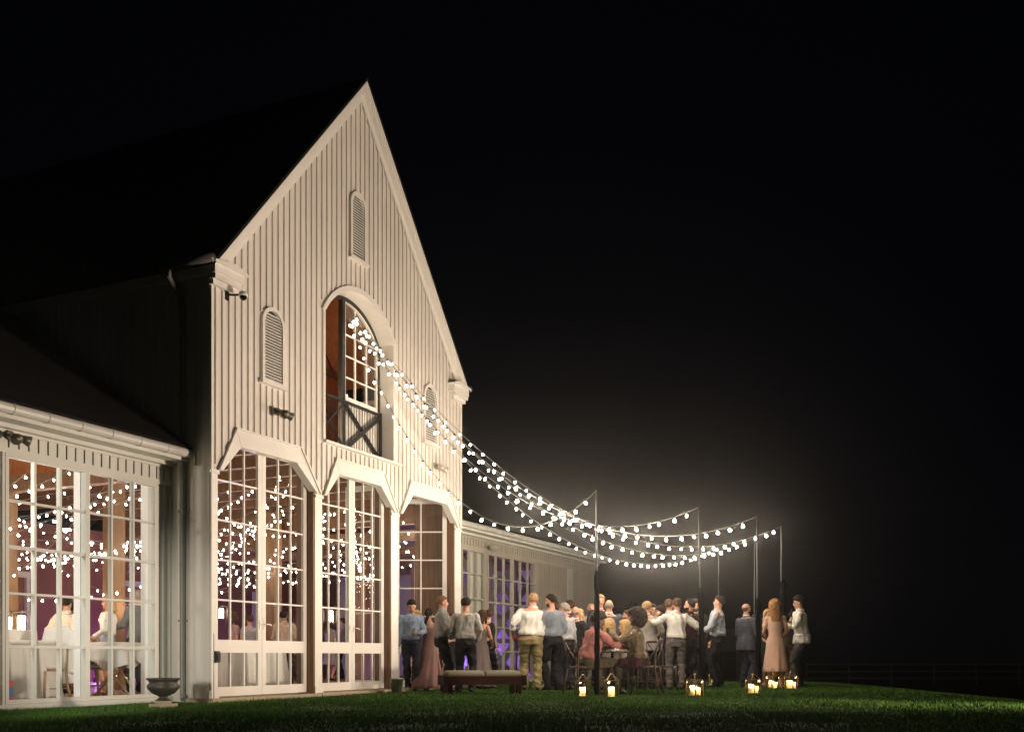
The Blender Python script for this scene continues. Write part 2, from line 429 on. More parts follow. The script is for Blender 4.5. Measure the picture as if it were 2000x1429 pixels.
# arched balcony opening
m = MB()
outer = [(ARX0 - .07, ARZ1 - .0), (ARX0 - .07, ARZ1 - .02), (ARX0, ARZ1 - .02)]
ao = arch(ARX0 - .075, ARX1 + .075, ARZ1 - .0, ARZT + .085); ai = arch(ARX0 + .007, ARX1 - .007, ARZ1, ARZT - .007)
m.prism([ao + list(reversed(ai))], -.05, .06)
m.box(ARX0 - .05, ARX0 + .007, -.035, .059, ARZ0, ARZ1); m.box(ARX1 - .007, ARX1 + .05, -.035, .059, ARZ0, ARZ1)
m.build('arch_trim', M_TRIM, barn)
m = MB(); a2 = arch(ARX0 + .004, ARX1 - .004, ARZ1, ARZT - .004); a3 = arch(ARX0 - .05, ARX1 + .05, ARZ1, ARZT + .05)
m.prism([a3 + list(reversed(a2))], .061, .36)
m.box(ARX1 - .004, ARX1 + .05, .061, .36, ARZ0 + .004, ARZ1); m.box(ARX0 - .05, ARX0 + .004, .061, .36, ARZ0 + .004, ARZ1)
m.build('arch_reveal', M_TRIM, barn)
MB().box(ARX0 - .02, ARX1 + .24, -.07, .02, ARZ0 - .045, ARZ0 - .003).build('balcony_sill', M_TRIM, barn)
m = MB(); m.box(3.455, 3.54, .245, .33, ARZ0 + .004, 6.655)
m.prism([arch(ARX0 + .01, ARX1 - .01, ARZ1, ARZT - .01) + list(reversed(arch(ARX0 + .07, ARX1 - .07, ARZ1, ARZT - .08)))], .255, .268); m.box(4.575, 4.622, .255, .268, 4.95, ARZ1)
m.build('balcony_frame', M_IRON, barn)
# white sash on the right half, with board panel under
m = MB(); x0, x1 = 3.54, 4.585
def az(x): hw = (ARX1 - ARX0) / 2; q = (x - CX_) / hw; return ARZ1 + (ARZT - ARZ1) * (1 - q * q)
zs = 4.98; N = 10
m.box(x0, x0 + .045, .27, .31, zs, az(x0) - .03); m.box(x1 - .05, x1, .27, .31, zs, az(x1) - .06); m.box(x0, x1, .268, .312, zs - .05, zs + .03)
for i in range(N):
    a = x0 + (x1 - x0) * i / N; b = x0 + (x1 - x0) * (i + 1) / N
    m.bar((a, .29, az(a) - .06), (b, .29, az(b) - .06), .05, .05)
for q in (1, 2): cx = x0 + (x1 - x0) * q / 3; m.box(cx - .014, cx + .014, .275, .305, zs, az(cx) - .05)
for q in (.36, .72, 1.08): m.box(x0, x1, .278, .302, zs + q - .012, zs + q + .012)
sash = m.build('window', M_TRIM, barn)
MB().prism([[(x0 + .02, zs), (x1 - .02, zs), (x1 - .02, az(x1) - .08), (4.2, az(4.2) - .06), (3.9, az(3.9) - .06), (x0 + .02, az(x0) - .06)]], .288, .291).build('glass_pane', M_GLASS, sash)
m = MB(); m.box(x0, x1, .30, .33, ARZ0, zs - .05)
for i in range(15): m.box(x0 + .02 + i * .064, x0 + .045 + i * .064, .285, .301, ARZ0 + .01, zs - .06)
m.build('balcony_panel', M_TRIM, barn)
def railing():
    m = MB(); y = .225
    m.box(ARX0 + .006, ARX1 - .012, y - .017, y + .017, 4.87, 4.915); m.box(ARX0 + .006, ARX1 - .012, y - .014, y + .014, 4.085, 4.13)
    m.box(ARX1 - .06, ARX1 - .012, y - .02, y + .02, ARZ0, 4.93); m.box(ARX0 + .006, ARX0 + .03, y - .02, y + .02, ARZ0, 4.93)
    for a, b, wd in ((ARX0 + .03, 3.475, .03), (3.52, ARX1 - .04, .075)):
        m.bar((a, y - .012, 4.12), (b, y - .012, 4.87), .012, wd, (0, 0, 1)); m.bar((a, y + .014, 4.87), (b, y + .014, 4.12), .012, wd, (0, 0, 1))
        n = 13
        for i in range(1, n): cx = a + (b - a) * i / n; m.tube([(cx, y, 4.1), (cx, y, 4.88)], .005, 6)
    m.build('balcony_railing', M_IRON, barn)
railing()
# louvre vents
for (a, b, z0, zs, zt) in ((1.06, 1.47, 4.63, 5.48, 5.69), (5.73, 6.14, 4.63, 5.48, 5.69), (3.32, 3.68, 7.23, 8.10, 8.30)):
    def dome(x0, x1, zs_, zt_, n=12):
        c = (x0 + x1) / 2; hw = (x1 - x0) / 2
        return [(c + hw * math.cos(math.pi * i / n), zs_ + (zt_ - zs_) * math.sin(math.pi * i / n)) for i in range(n + 1)]
    v = MB(); v.prism([[(a - .055, z0 - .0), (b + .055, z0)] + dome(a - .055, b + .055, zs, zt + .055), [(a, z0 + .03), (b, z0 + .03)] + dome(a, b, zs, zt)], -.055, .001)
    v.box(a - .09, b + .09, -.085, -.0, z0 - .045, z0 - .002)
    vt = v.build('louvre_vent', M_TRIM, barn)
    MB().prism([[(a, z0 + .02), (b, z0 + .02)] + dome(a, b, zs, zt)], -.008, -.002).build('backing', M_DARK, vt)
    sl = MB(); z = z0 + .05; c = (a + b) / 2; hw = (b - a) / 2
    while z < zt - .03:
        q = 1 if z < zs else math.sqrt(max(0, 1 - ((z - zs) / (zt - zs)) ** 2))
        sl.add([(c - hw * q, -.045, z - .012), (c + hw * q, -.045, z - .012), (c + hw * q, -.012, z + .022), (c - hw * q, -.012, z + .022),
                (c - hw * q, -.038, z - .018), (c + hw * q, -.038, z - .018), (c + hw * q, -.006, z + .016), (c - hw * q, -.006, z + .016)],
               [(0, 1, 2, 3), (4, 7, 6, 5), (0, 4, 5, 1), (1, 5, 6, 2), (2, 6, 7, 3), (3, 7, 4, 0)]); z += .043
    sl.build('slats', M_TRIM, vt)
# roof of the tower, rakes, soffit
OV = .13; EV = .09
def slope(side, y0, y1, e0, e1, off0, off1, tmax=None, tmin=0):
    """slab between offsets (perpendicular distance below roof line) from eave to ridge"""
    sg = -1 if side == 'l' else 1; L = CX_ + e0
    nx, nz = sg * SL / math.hypot(1, SL), 1 / math.hypot(1, SL)
    ea = (CX_ + sg * L, AZ - L * SL); ri = (CX_, AZ)
    def P(p, o): return (p[0] - nx * o, p[1] - nz * o)
    A, B = P(ea, off0), P(ea, off1)
    Rz = lambda o: AZ - o * math.hypot(1, SL)
    return [[A, (CX_, Rz(off0)), (CX_, Rz(off1)), B]]
for sd in 'lr':
    MB().prism(slope(sd, 0, 0, .14, 0, 0, .035), -OV - .03, 9.0).build('roof', M_ROOF, barn)
    m = MB(); m.prism(slope(sd, 0, 0, .10, 0, .036, .145), -OV, -OV + .03); m.prism(slope(sd, 0, 0, .08, 0, .045, .09), -OV - .02, -OV - .001)
    m.build('rake_board', M_TRIM, barn)
    MB().prism(slope(sd, 0, 0, .09, 0, .12, .15), -OV + .031, -.001).build('soffit', M_TRIM, barn)
    MB().prism(slope(sd, 0, 0, -.03, 0, .151, .25), -.05, -.027).build('frieze_board', M_TRIM, barn)
for sg in (-1, 1):
    c = 0 if sg < 0 else BW
    def bx(m, u0, u1, y0, y1, z0, z1):
        a, b = c - sg * u0, c - sg * u1; m.box(min(a, b), max(a, b), y0, y1, z0, z1)
    m = MB(); bx(m, -.10, .50, -OV - .01, -.001, 5.80, 5.93); bx(m, -.085, .46, -.13, -.001, 5.73, 5.80); bx(m, -.07, .42, -.08, -.001, 5.66, 5.73)
    # sloping cap
    a, b = c + sg * .13, c - sg * .56
    m.prism([[(a, 5.93), (a, 5.96), (c - sg * .3, 6.02), (b, 5.95), (b, 5.93)]], -OV - .05, -.001)
    m.build('cornice_return', M_TRIM, barn)
    gx = c + sg * .16
    g = MB(); g.tube([(gx, -OV - .03, 5.97), (gx, 9.0 if sg > 0 else .75, 5.95)], .055, 10); g.build('gutter', mat('dark_gutter', (.14, .13, .11), .35, metal=.3), barn, smooth=True)
    m = MB(); m.box(min(c + sg * .02, c + sg * .10), max(c + sg * .02, c + sg * .10), 0.0, 9, 5.8, 5.95); m.build('eave_board', M_TRIM, barn)
g = MB(); g.tube([(-.16, .60, 5.95), (-.20, .58, 5.80), (-.10, .48, 5.55), (-.066, .46, 5.3), (-.066, .46, .12), (-.12, .40, .04)], .04, 10)
for z in (1.1, 2.6, 4.2): g.box(-.112, -.02, .415, .505, z, z + .03)
g.build('downspout', mat('downspout_grey', (.26, .25, .22), .5), barn, smooth=False)
# wings -----------------------------------------------------------------------
SW = .74; WZ = 3.46
def wing(t0, t1, openings, name):
    """wall pieces around openings [(a,b)], frieze, soffit, gutter, roof"""
    m = MB(); edges = [t0]
    for a, b in openings: edges += [a, b]
    edges += [t1]
    for i in range(0, len(edges), 2):
        a, b = edges[i], edges[i + 1]
        if b - a < .02: continue
        m.box(a, b, SW, SW + .14, 0, 3.0)
        n = max(1, round((b - a) / .105 if b - a > 1 else (b - a) / .17)); wdt = (b - a) / n
        for k in range(n + 1): cx = min(max(a + k * wdt, a + .02), b - .02); m.box(cx - .018, cx + .018, SW - (.024 if name == 'left' else .046), SW + .001, 0, 2.98)
    m.box(t0, t1, SW, SW + .14, 3.0, 3.30)
    m.box(t0, t1, SW - .03, SW, 2.98, 3.045)
    t = t0 + .05
    while t < t1 - .1: m.box(t, t + .112, SW - .022, SW - .002, 3.046, 3.215); t += .137
    m.box(t0, t1, SW - .035, SW, 3.215, 3.30)
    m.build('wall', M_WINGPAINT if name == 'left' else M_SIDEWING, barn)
    MB().box(t0, t1, SW - .0035, SW - .001, 3.05, 3.21).build('painted_gap_shade', M_DARK, barn)  # near-black strip painted in for the shadows between the frieze boards
    m = MB(); m.box(t0, t1, .42, SW + .1, 3.301, 3.325); m.box(t0, t1, .40, .42, 3.30, 3.44); m.box(t0, t1, SW - .12, SW - .0, 3.25, 3.30)
    m.build('soffit', M_WINGPAINT, barn)
    g = MB(); prof = []
    n = int((t1 - t0) / .46)
    for k in range(n):
        a = t0 + (t1 - t0) * k / n; b = t0 + (t1 - t0) * (k + 1) / n
        g.tube([(a + .004, .36, 3.40), (b - .012, .36, 3.40)], .062, 12); g.tube([(b - .018, .36, 3.40), (b + .006, .36, 3.40)], .068, 12)
    g.build('gutter', M_GUTTER, barn, smooth=False)
    MB().add([(t0, .34, 3.44), (t1, .34, 3.44), (t1, 5.4, 6.75), (t0, 5.4, 6.75), (t0, 10.4, 3.44), (t1, 10.4, 3.44),
              (t0, .34, 3.49), (t1, .34, 3.49), (t1, 5.4, 6.82), (t0, 5.4, 6.82), (t0, 10.4, 3.49), (t1, 10.4, 3.49)],
             [(0, 1, 2, 3), (3, 2, 5, 4), (6, 9, 8, 7), (9, 10, 11, 8), (0, 6, 7, 1), (4, 5, 11, 10), (0, 3, 9, 6), (3, 4, 10, 9), (1, 7, 8, 2), (2, 8, 11, 5)]).build('roof', M_ROOF, barn)
def win(x0, x1, z0, z1, groups, rowz, mat_=M_WINGPAINT, deep=.2, sw=SW, mw=.03):
    """window with groups of columns split by thick mullions; rowz = heights of the rails"""
    m = MB(); fr = .045; y0, y1 = sw - .03, sw + .05
    m.box(x0, x0 + fr, y0, y1, z0, z1); m.box(x1 - fr, x1, y0, y1, z0, z1); m.box(x0 + fr, x1 - fr, y0, y1, z1 - fr, z1); m.box(x0 + fr, x1 - fr, y0, y1, z0, z0 + .05)
    gi = (x1 - x0 - 2 * fr) ; tot = sum(groups); mul = .07; cw = (gi - mul * (len(groups) - 1)) / tot; x = x0 + fr; mulls = []
    for gidx, gcount in enumerate(groups):
        for c in range(gcount):
            if c: m.box(x - mw / 2, x + mw / 2, y0 + .008, y1 - .01, z0 + .05, z1 - fr)
            x += cw
        if gidx < len(groups) - 1: m.box(x, x + mul, y0, y1, z0 + .05, z1 - fr); mulls.append(x + mul / 2); x += mul
    for i, rz in enumerate(rowz):
        hh = .026 if i % 2 else .036
        m.box(x0 + fr, x1 - fr, y0 + .011, y1 - .013, rz - hh / 2, rz + hh / 2)
    wobj = m.build('window', mat_, barn)
    MB().add([(x0 + fr, sw + .01, z0 + .05), (x1 - fr, sw + .01, z0 + .05), (x1 - fr, sw + .01, z1 - fr), (x0 + fr, sw + .01, z1 - fr)], [(0, 1, 2, 3)]).build('glass_pane', M_GLASS, wobj)
    return mulls
WR = [.62 + .03, 1.30, 1.86, 2.42]
RW = [.80, 1.36, 1.90, 2.44]
wing(-9.5, 0.0, [(-5.3, -2.80), (-2.66, -.28)], 'left')
wing(BW, 16.9, [(7.5, 9.74), (9.86, 12.6)], 'right')
ml = win(-2.66, -.28, .07, 2.98, [3, 3], [.74, 1.36, 1.90, 2.44])
win(-5.3, -2.80, .07, 2.98, [3, 3], [.74, 1.36, 1.90, 2.44])
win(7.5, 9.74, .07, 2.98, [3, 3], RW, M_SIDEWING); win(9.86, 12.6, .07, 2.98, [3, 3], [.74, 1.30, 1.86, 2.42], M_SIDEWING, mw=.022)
m = MB(); m.box(14.6, 14.98, SW - .07, SW, 0, 2.98); m.build('pilaster', M_WINGPAINT, barn)
m = MB()
m.box(-1.515, -1.43, SW + .051, SW + .165, .07, 2.98)
m.build('inner_post', mat('bright_white_post', (.82, .82, .80), .4, noise=.02), barn); m = MB()
m.box(-.279, -.2, SW + .141, SW + .27, .07, 3.28)
m.build('inner_post', mat('bright_white_post', (.82, .82, .80), .4, noise=.02), barn)
MB().box(9.22, 9.72, SW + .06, SW + .09, .07, 2.95).build('folded_door_panel', M_WINGPAINT, barn)
MB().box(-9.5, 16.9, SW - .05, SW + .14, -.05, .068).build('sill', M_WINGPAINT, barn)
# end gables of the wings
for x in (-9.5, 16.82):
    MB().add([(x, .88, 0), (x, 10, 0), (x, 10, 3.4), (x, 5.4, 6.7), (x, .88, 3.4)] + [(x + .08, .88, 0), (x + .08, 10, 0), (x + .08, 10, 3.4), (x + .08, 5.4, 6.7), (x + .08, .88, 3.4)],
             [(0, 1, 2, 3, 4), (9, 8, 7, 6, 5), (0, 5, 6, 1), (1, 6, 7, 2), (2, 7, 8, 3), (3, 8, 9, 4), (4, 9, 5, 0)]).build('gable_wall', M_WINGPAINT, barn)
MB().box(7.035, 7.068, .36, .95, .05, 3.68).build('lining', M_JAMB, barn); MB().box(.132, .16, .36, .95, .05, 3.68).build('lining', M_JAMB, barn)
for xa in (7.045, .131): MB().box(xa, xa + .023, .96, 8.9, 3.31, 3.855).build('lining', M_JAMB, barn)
# interior ---------------------------------------------------------------------
MB().box(-9.4, 16.8, .90, 10.0, -.02, .045).build('floor', M_FLOOR, barn)
m = MB(); m.box(-9.4, 16.8, 9.6, 9.72, .05, 3.6); m.build('hall_back_wall', M_MAROON, barn)
for t0, t1 in ((-9.4, -.01), (7.21, 16.8)):
    m = MB(); m.add([(t0, .90, 3.30), (t1, .90, 3.30), (t1, 5.4, 6.0), (t0, 5.4, 6.0), (t0, 9.7, 3.30), (t1, 9.7, 3.30)], [(0, 1, 2, 3), (3, 2, 5, 4)]); m.build('ceiling', M_CEIL, barn)
MB().box(.14, 7.06, .40, 9.0, 3.86, 3.98).build('loft_floor', M_JAMB, barn)
m = MB(); m.prism([[(.14, 3.99), (7.06, 3.99), (7.06, 5.85), (3.6, 9.7), (.14, 5.85)]], 2.6, 2.66); m.build('loft_wall', M_PANEL, barn)
for sd in 'lr': MB().prism(slope(sd, 0, 0, -.16, 0, .22, .25), .15, 2.6).build('loft_ceiling', M_PANEL, barn)
MB().box(7.02, 7.06, .36, 2.6, 3.99, 5.80).build('loft_lining', M_PANEL, barn)
m = MB()
for z in (4.75, 5.55, 6.3): m.box(.14, 7.06, 2.52, 2.6, z, z + .12)
for t in (2.0, 3.4, 4.8): m.box(t, t + .14, 2.45, 2.6, 3.99, 6.9)
m.build('loft_beam', M_BEAM, barn)
m = MB()
for t in (-8, -5.6, -3.2, -.35, 7.6, 10.2, 12.8, 15.2): m.box(t, t + .16, .95, 9.6, 3.05, 3.27)
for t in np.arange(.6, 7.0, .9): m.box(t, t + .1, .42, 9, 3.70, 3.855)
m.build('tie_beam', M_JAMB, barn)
for t, s in ((.1, 4.2), (2.3, 4.2), (6.7, 4.2), (10.2, 4.2), (-4.4, 4.2), (5.2, 8.2), (12.8, 4.2)):
    MB().box(t, t + .26, s, s + .26, .05, 3.05 if (t < 0 or t > 7) else 3.69).build('column', M_BEAM, barn)
# windows and doors on the back wall, white trim
for t in (4.0, 7.4, 12.6):
    m = MB()
    for q in (0, .95): m.box(t + q, t + q + .07, 9.52, 9.6, .05, 2.35)
    m.box(t, t + 1.02, 9.51, 9.6, 2.35, 2.48); m.box(t + .08, t + .94, 9.55, 9.6, 1.0, 1.06); m.build('hall_door_trim', mat('hall_trim', (.45, .42, .38), .5), barn)
m = MB()   # braced gate seen through the right wing window, with a pale drape behind it
for t in (10.4, 11.9, 13.4, 14.9, 16.3):
    m.box(t, t + .12, 1.66, 1.74, .05, 3.0)
    if t < 16:
        for z in (.1, 1.1, 2.1):
            m.bar((t + .12, 1.70, z), (t + 1.5, 1.70, z + .85), .05, .22, (0, 0, 1)); m.bar((t + .12, 1.76, z + .85), (t + 1.5, 1.76, z), .05, .22, (0, 0, 1))
            m.box(t + .12, t + 1.5, 1.68, 1.73, z + .87, z + .98)
m.build('braced_gate', mat('gate_pale', (.26, .24, .25), .6), barn)
vs = []; n = 160
for k in range(2):
    for i in range(n + 1): vs.append((11.2 + 5.6 * i / n, 3.4 + .05 * math.sin(i * .9), .05 + 3.2 * k))
MB().add(vs, [(i, i + 1, n + 2 + i, n + 1 + i) for i in range(n)]).build('drape', mat('pale_drape', (.55, .52, .55), .9), barn, smooth=True)

# haze comes last; lamps ---------------------------------------------------------------------
def point(name, loc, power, col, radius, parent=None):
    l = bpy.data.lights.new(name, 'POINT'); l.energy = power; l.color = col; l.shadow_soft_size = radius
    o = bpy.data.objects.new(name, l); COL.objects.link(o); o.location = loc
    if parent is not None: o.parent = parent
    return o
def hall_lamp(x, y, z, power, label, col=(1, .86, .70)):
    r = thing('pendant_lamp', label, 'lamp', (x, y, z), 0, 'pendant lamps inside the barn')
    m = MB(); m.tube([(0, 0, .16), (0, 0, max(.3, 3.2 - z))], .008, 6); m.build('cord', M_IRON, r)
    MB().lathe([(.03, .18), (.05, .15), (.14, .02), (.15, -.02), (.13, -.02), (.12, .02), (.04, .13)], n=18).build('lamp_shade', M_IRON, r, smooth=True)
    MB().ell((0, 0, -.02), (.05, .05, .06)).build('bulb', M_LAMPGLOW, r, smooth=True)
    point('lamp_light', (0, 0, -.12), power, col, .06, r)
hall_lamp(-5.6, 2.8, 2.2, 210, 'added dark pendant lamp in the left wing, unseen beyond the left edge', (1, .95, .88))  # added out of view to brighten the white window posts
hall_lamp(-1.2, 6.2, 2.8, 48, 'dark pendant lamp hanging deep in the left wing')
hall_lamp(-3.5, 1.35, 2.7, 135, 'added dark pendant lamp close inside the left wing glass, unseen beyond the frame', (1, .93, .84))  # added out of view to brighten the tablecloths from the window side
hall_lamp(3.4, 6.6, 3.1, 34, 'dark pendant lamp hanging behind the middle glass doors')
hall_lamp(1.2, 1.9, 3.3, 6, 'dark pendant lamp just inside the left pair of doors')
hall_lamp(1.5, 1.5, 5.0, 170, 'dark pendant lamp in the loft left of the arched opening', (1, .80, .55))
def uplight(x, y, power, label, col=(.30, .12, 1.0)):
    r = thing('uplight', label, 'uplight', (x, y, .05), 0, 'purple uplights along the hall walls')
    MB().lathe([(.07, 0), (.07, .12), (.06, .13), (.055, .10)], n=14).build('housing', M_IRON, r)
    MB().lathe([(.05, .10), (.05, .112)], n=14).build('lens', mat('purple_lens', (.3, .1, .9), .3, noise=0, emit=((.35, .15, 1.0), 30)), r)
    point('uplight_light', (0, 0, .25), power, col, .05, r)
uplight(3.4, 9.2, 22, 'purple uplight at the back wall behind the white shirted man'); uplight(8.2, 9.2, 90, 'purple uplight at the back wall right of the hall door')
uplight(9.4, 8.2, 160, 'purple uplight seen through the left pair of doors', (.26, .14, 1.0)); uplight(6.2, 8.8, 70, 'purple uplight behind the dancers', (.5, .14, .8))
uplight(11.2, 2.7, 60, 'purple uplight at the near end of the pale drape', (.34, .16, 1.0)); uplight(13.4, 2.7, 80, 'purple uplight in the middle of the pale drape', (.34, .16, 1.0)); uplight(15.4, 2.7, 80, 'purple uplight at the far end of the pale drape', (.34, .16, 1.0))

# ------------------------------------------------------------------ light poles and string lights
def sag_pts(a, b, sag, n=40):
    a = Vector(a); b = Vector(b)
    return [a.lerp(b, i / n) - Vector((0, 0, 4 * sag * (i / n) * (1 - i / n))) for i in range(n + 1)]
BULB_ME = MB(); BULB_ME.lathe([(.008, -.034), (.012, -.040), (.0175, -.051), (.019, -.060), (.016, -.072), (.008, -.079), (.003, -.081)], n=10)
BULB_ME = BULB_ME.mesh('bulb', M_BULB, True)
DEAD_ME = BULB_ME.copy(); DEAD_ME.materials.clear(); DEAD_ME.materials.append(mat('unlit_bulb_glass', (.7, .7, .65), .1))
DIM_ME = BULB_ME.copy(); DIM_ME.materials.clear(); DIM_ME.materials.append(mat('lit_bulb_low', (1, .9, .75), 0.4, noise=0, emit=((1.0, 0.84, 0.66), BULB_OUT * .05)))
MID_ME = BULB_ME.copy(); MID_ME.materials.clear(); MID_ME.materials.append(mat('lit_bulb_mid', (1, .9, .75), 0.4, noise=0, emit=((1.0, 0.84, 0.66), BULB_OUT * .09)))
SOCK_ME = MB().lathe([(.011, 0), (.013, -.012), (.013, -.036), (.010, -.036)], n=8).mesh('socket', M_SOCKET, True)
def string_light(label, a, b, sag, step, name='string_light', group='string lights fanned from the barn arch to the poles', bulb=BULB_ME, first=.12, socket=True, dead=(), cable=.0035):
    r = thing(name, label, 'string light', a, 0, group); A = Vector(a)
    pts = [p - A for p in sag_pts(a, b, sag)]
    MB().tube(pts, cable, 6).build('cable', M_CABLE, r)
    if socket:
        mess = MB().tube([p + Vector((0, 0, .02 + .006 * math.sin(i * 1.7))) for i, p in enumerate(pts)], .0018, 4); mess.build('support_wire', M_IRON, r)
    L = [0]
    for i in range(1, len(pts)): L.append(L[-1] + (pts[i] - pts[i - 1]).length)
    d = first; k = 0
    while d < L[-1] - .1:
        i = next(j for j in range(1, len(L)) if L[j] >= d); f = (d - L[i - 1]) / (L[i] - L[i - 1]); p = pts[i - 1].lerp(pts[i], f)
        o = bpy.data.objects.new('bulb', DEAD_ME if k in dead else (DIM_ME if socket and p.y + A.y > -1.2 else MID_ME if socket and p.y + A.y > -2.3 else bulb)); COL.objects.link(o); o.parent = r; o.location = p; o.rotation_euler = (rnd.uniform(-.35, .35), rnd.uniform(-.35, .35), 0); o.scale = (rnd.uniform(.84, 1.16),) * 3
        if socket:
            q = bpy.data.objects.new('socket', SOCK_ME); COL.objects.link(q); q.parent = o
        d += step * rnd.uniform(.86, 1.14); k += 1
    return r
def pole(px, Z, ytop, label, sleeve=(0.0, 2.0), lean=(0, 0), bundle=False):
    x, y = at(px, Z); top = hz(ytop, Z); g0 = float(ground_z(x, y))
    r = thing('light_pole', label, 'pole', (x, y, g0), 0, 'light poles holding up the string lights')
    MB().tube([(0, 0, -.05), (lean[0] * .5, lean[1] * .5, top / 2), (lean[0], lean[1], top)], .017, 10).build('pole', mat('brown_metal_pole', (.018, .016, .014), .6), r, smooth=True)
    MB().tube([(lean[0], lean[1], top - .03), (lean[0], lean[1], top - .01), (lean[0] - .04, lean[1], top + .015)], .007, 6).build('hook', M_IRON, r)
    m = MB(); pts = []; rad = []; n = 16; z0, z1 = sleeve
    for i in range(n + 1):
        f = i / n; z = z0 + (z1 - z0) * f; q = z / top
        rr = .052 + .006 * math.sin(i * 2.3)
        if i == 0 or i == n: rr = .03
        pts.append((lean[0] * q + .028 * math.sin(f * 3), lean[1] * q, z)); rad.append((rr, rr * .8))
    m.tube(pts, rad, 10); m.build('fabric_wrap', M_BLACKCLOTH, r, smooth=True)
    if bundle:
        pts = []; rad = []
        for i in range(13):
            f = i / 12; z = 1.15 + 1.05 * f; rr = .075 + .02 * math.sin(i * 1.9) - .03 * f
            pts.append((.03 * RT[0], .03 * RT[1], z)); rad.append(rr if i < 12 else .03)
        MB().tube(pts, rad, 12).build('fabric_bundle', M_BLACKCLOTH, r, smooth=True)
    return (x + lean[0], y + lean[1], top + g0)
pA = pole(1165, 16.5, 958, 'light pole nearest the barn, in front of the man in the salmon shirt', (0, 2.0))
pB = pole(1371, 16.8, 990, 'light pole beside the man in the burgundy shirt', (0, 1.75), (-.05 * RT[0], -.05 * RT[1]))
pC = pole(1481, 17.2, 1008, 'light pole just right of the bald man in the navy suit', (0, 1.6), (-.02 * RT[0], -.02 * RT[1]))
pD = pole(1526, 21.0, 1027, 'rightmost light pole, with a thick black fabric bundle tied to it', (0, 1.2), (0, 0), True)
pE = pole(1404, 24.6, 1067, 'farthest light pole, behind the man in the pale blue shirt', (0, 1.2), (-.03, 0))
pF = pole(1474, 22.5, 1050, 'light pole partly hidden behind the nearer one by the navy suit', (0, 1.4), (-.02, 0))
PEAK = [(3.36, .10, 6.28), (3.40, .07, 6.34), (3.44, .05, 6.38), (3.48, .07, 6.36), (3.52, .09, 6.33), (3.46, .12, 6.27)]
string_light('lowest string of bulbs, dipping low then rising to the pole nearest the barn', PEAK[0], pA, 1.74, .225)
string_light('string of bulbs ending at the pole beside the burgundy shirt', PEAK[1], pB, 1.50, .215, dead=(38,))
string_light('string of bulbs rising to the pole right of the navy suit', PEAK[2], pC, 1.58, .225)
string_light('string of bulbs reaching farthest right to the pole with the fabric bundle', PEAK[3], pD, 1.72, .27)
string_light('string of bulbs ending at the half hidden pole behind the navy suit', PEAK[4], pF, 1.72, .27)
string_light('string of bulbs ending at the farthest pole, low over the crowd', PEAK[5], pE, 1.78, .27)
# strings inside the hall
IN_ME = MB().ell((0, 0, -.045), (.0145, .0145, .019), 8, 6).mesh('hall_bulb', M_BULBIN, True)
qr = random.Random(21)
for i in range(27):
    t0 = -1.6 + i * .44 + qr.uniform(-.2, .2); zz = 3.15 if t0 < .3 else 3.55
    a = (t0, 1.05 + qr.uniform(0, .5), zz - qr.uniform(0, .25)); b = (t0 - qr.uniform(.6, 4.2), 9.0 - qr.uniform(0, 2.5), zz - .3 - qr.uniform(0, .5))
    if b[0] < -4: b = (-4, *b[1:])
    string_light('string of small warm bulbs swagged across the inside of the barn', a, b, qr.uniform(.35, 1.45), .21, 'indoor_string_light', 'string lights swagged inside the barn', IN_ME, .1, False, cable=.0025)
for a, b, sg in (((-2.3, 1.2, 3.1), (.1, 4.2, 2.4), .35), ((.3, 1.3, 3.6), (6.8, 3.0, 3.5), .7), ((7.6, 1.5, 2.9), (12.6, 2.2, 2.9), .4), ((5.0, 1.0, 2.6), (8.8, 3.0, 2.9), .5)):
    string_light('string of small warm bulbs running lengthwise inside the barn', a, b, sg, .27, 'indoor_string_light', 'string lights run lengthwise inside the barn', IN_ME, .1, False, cable=.0025)

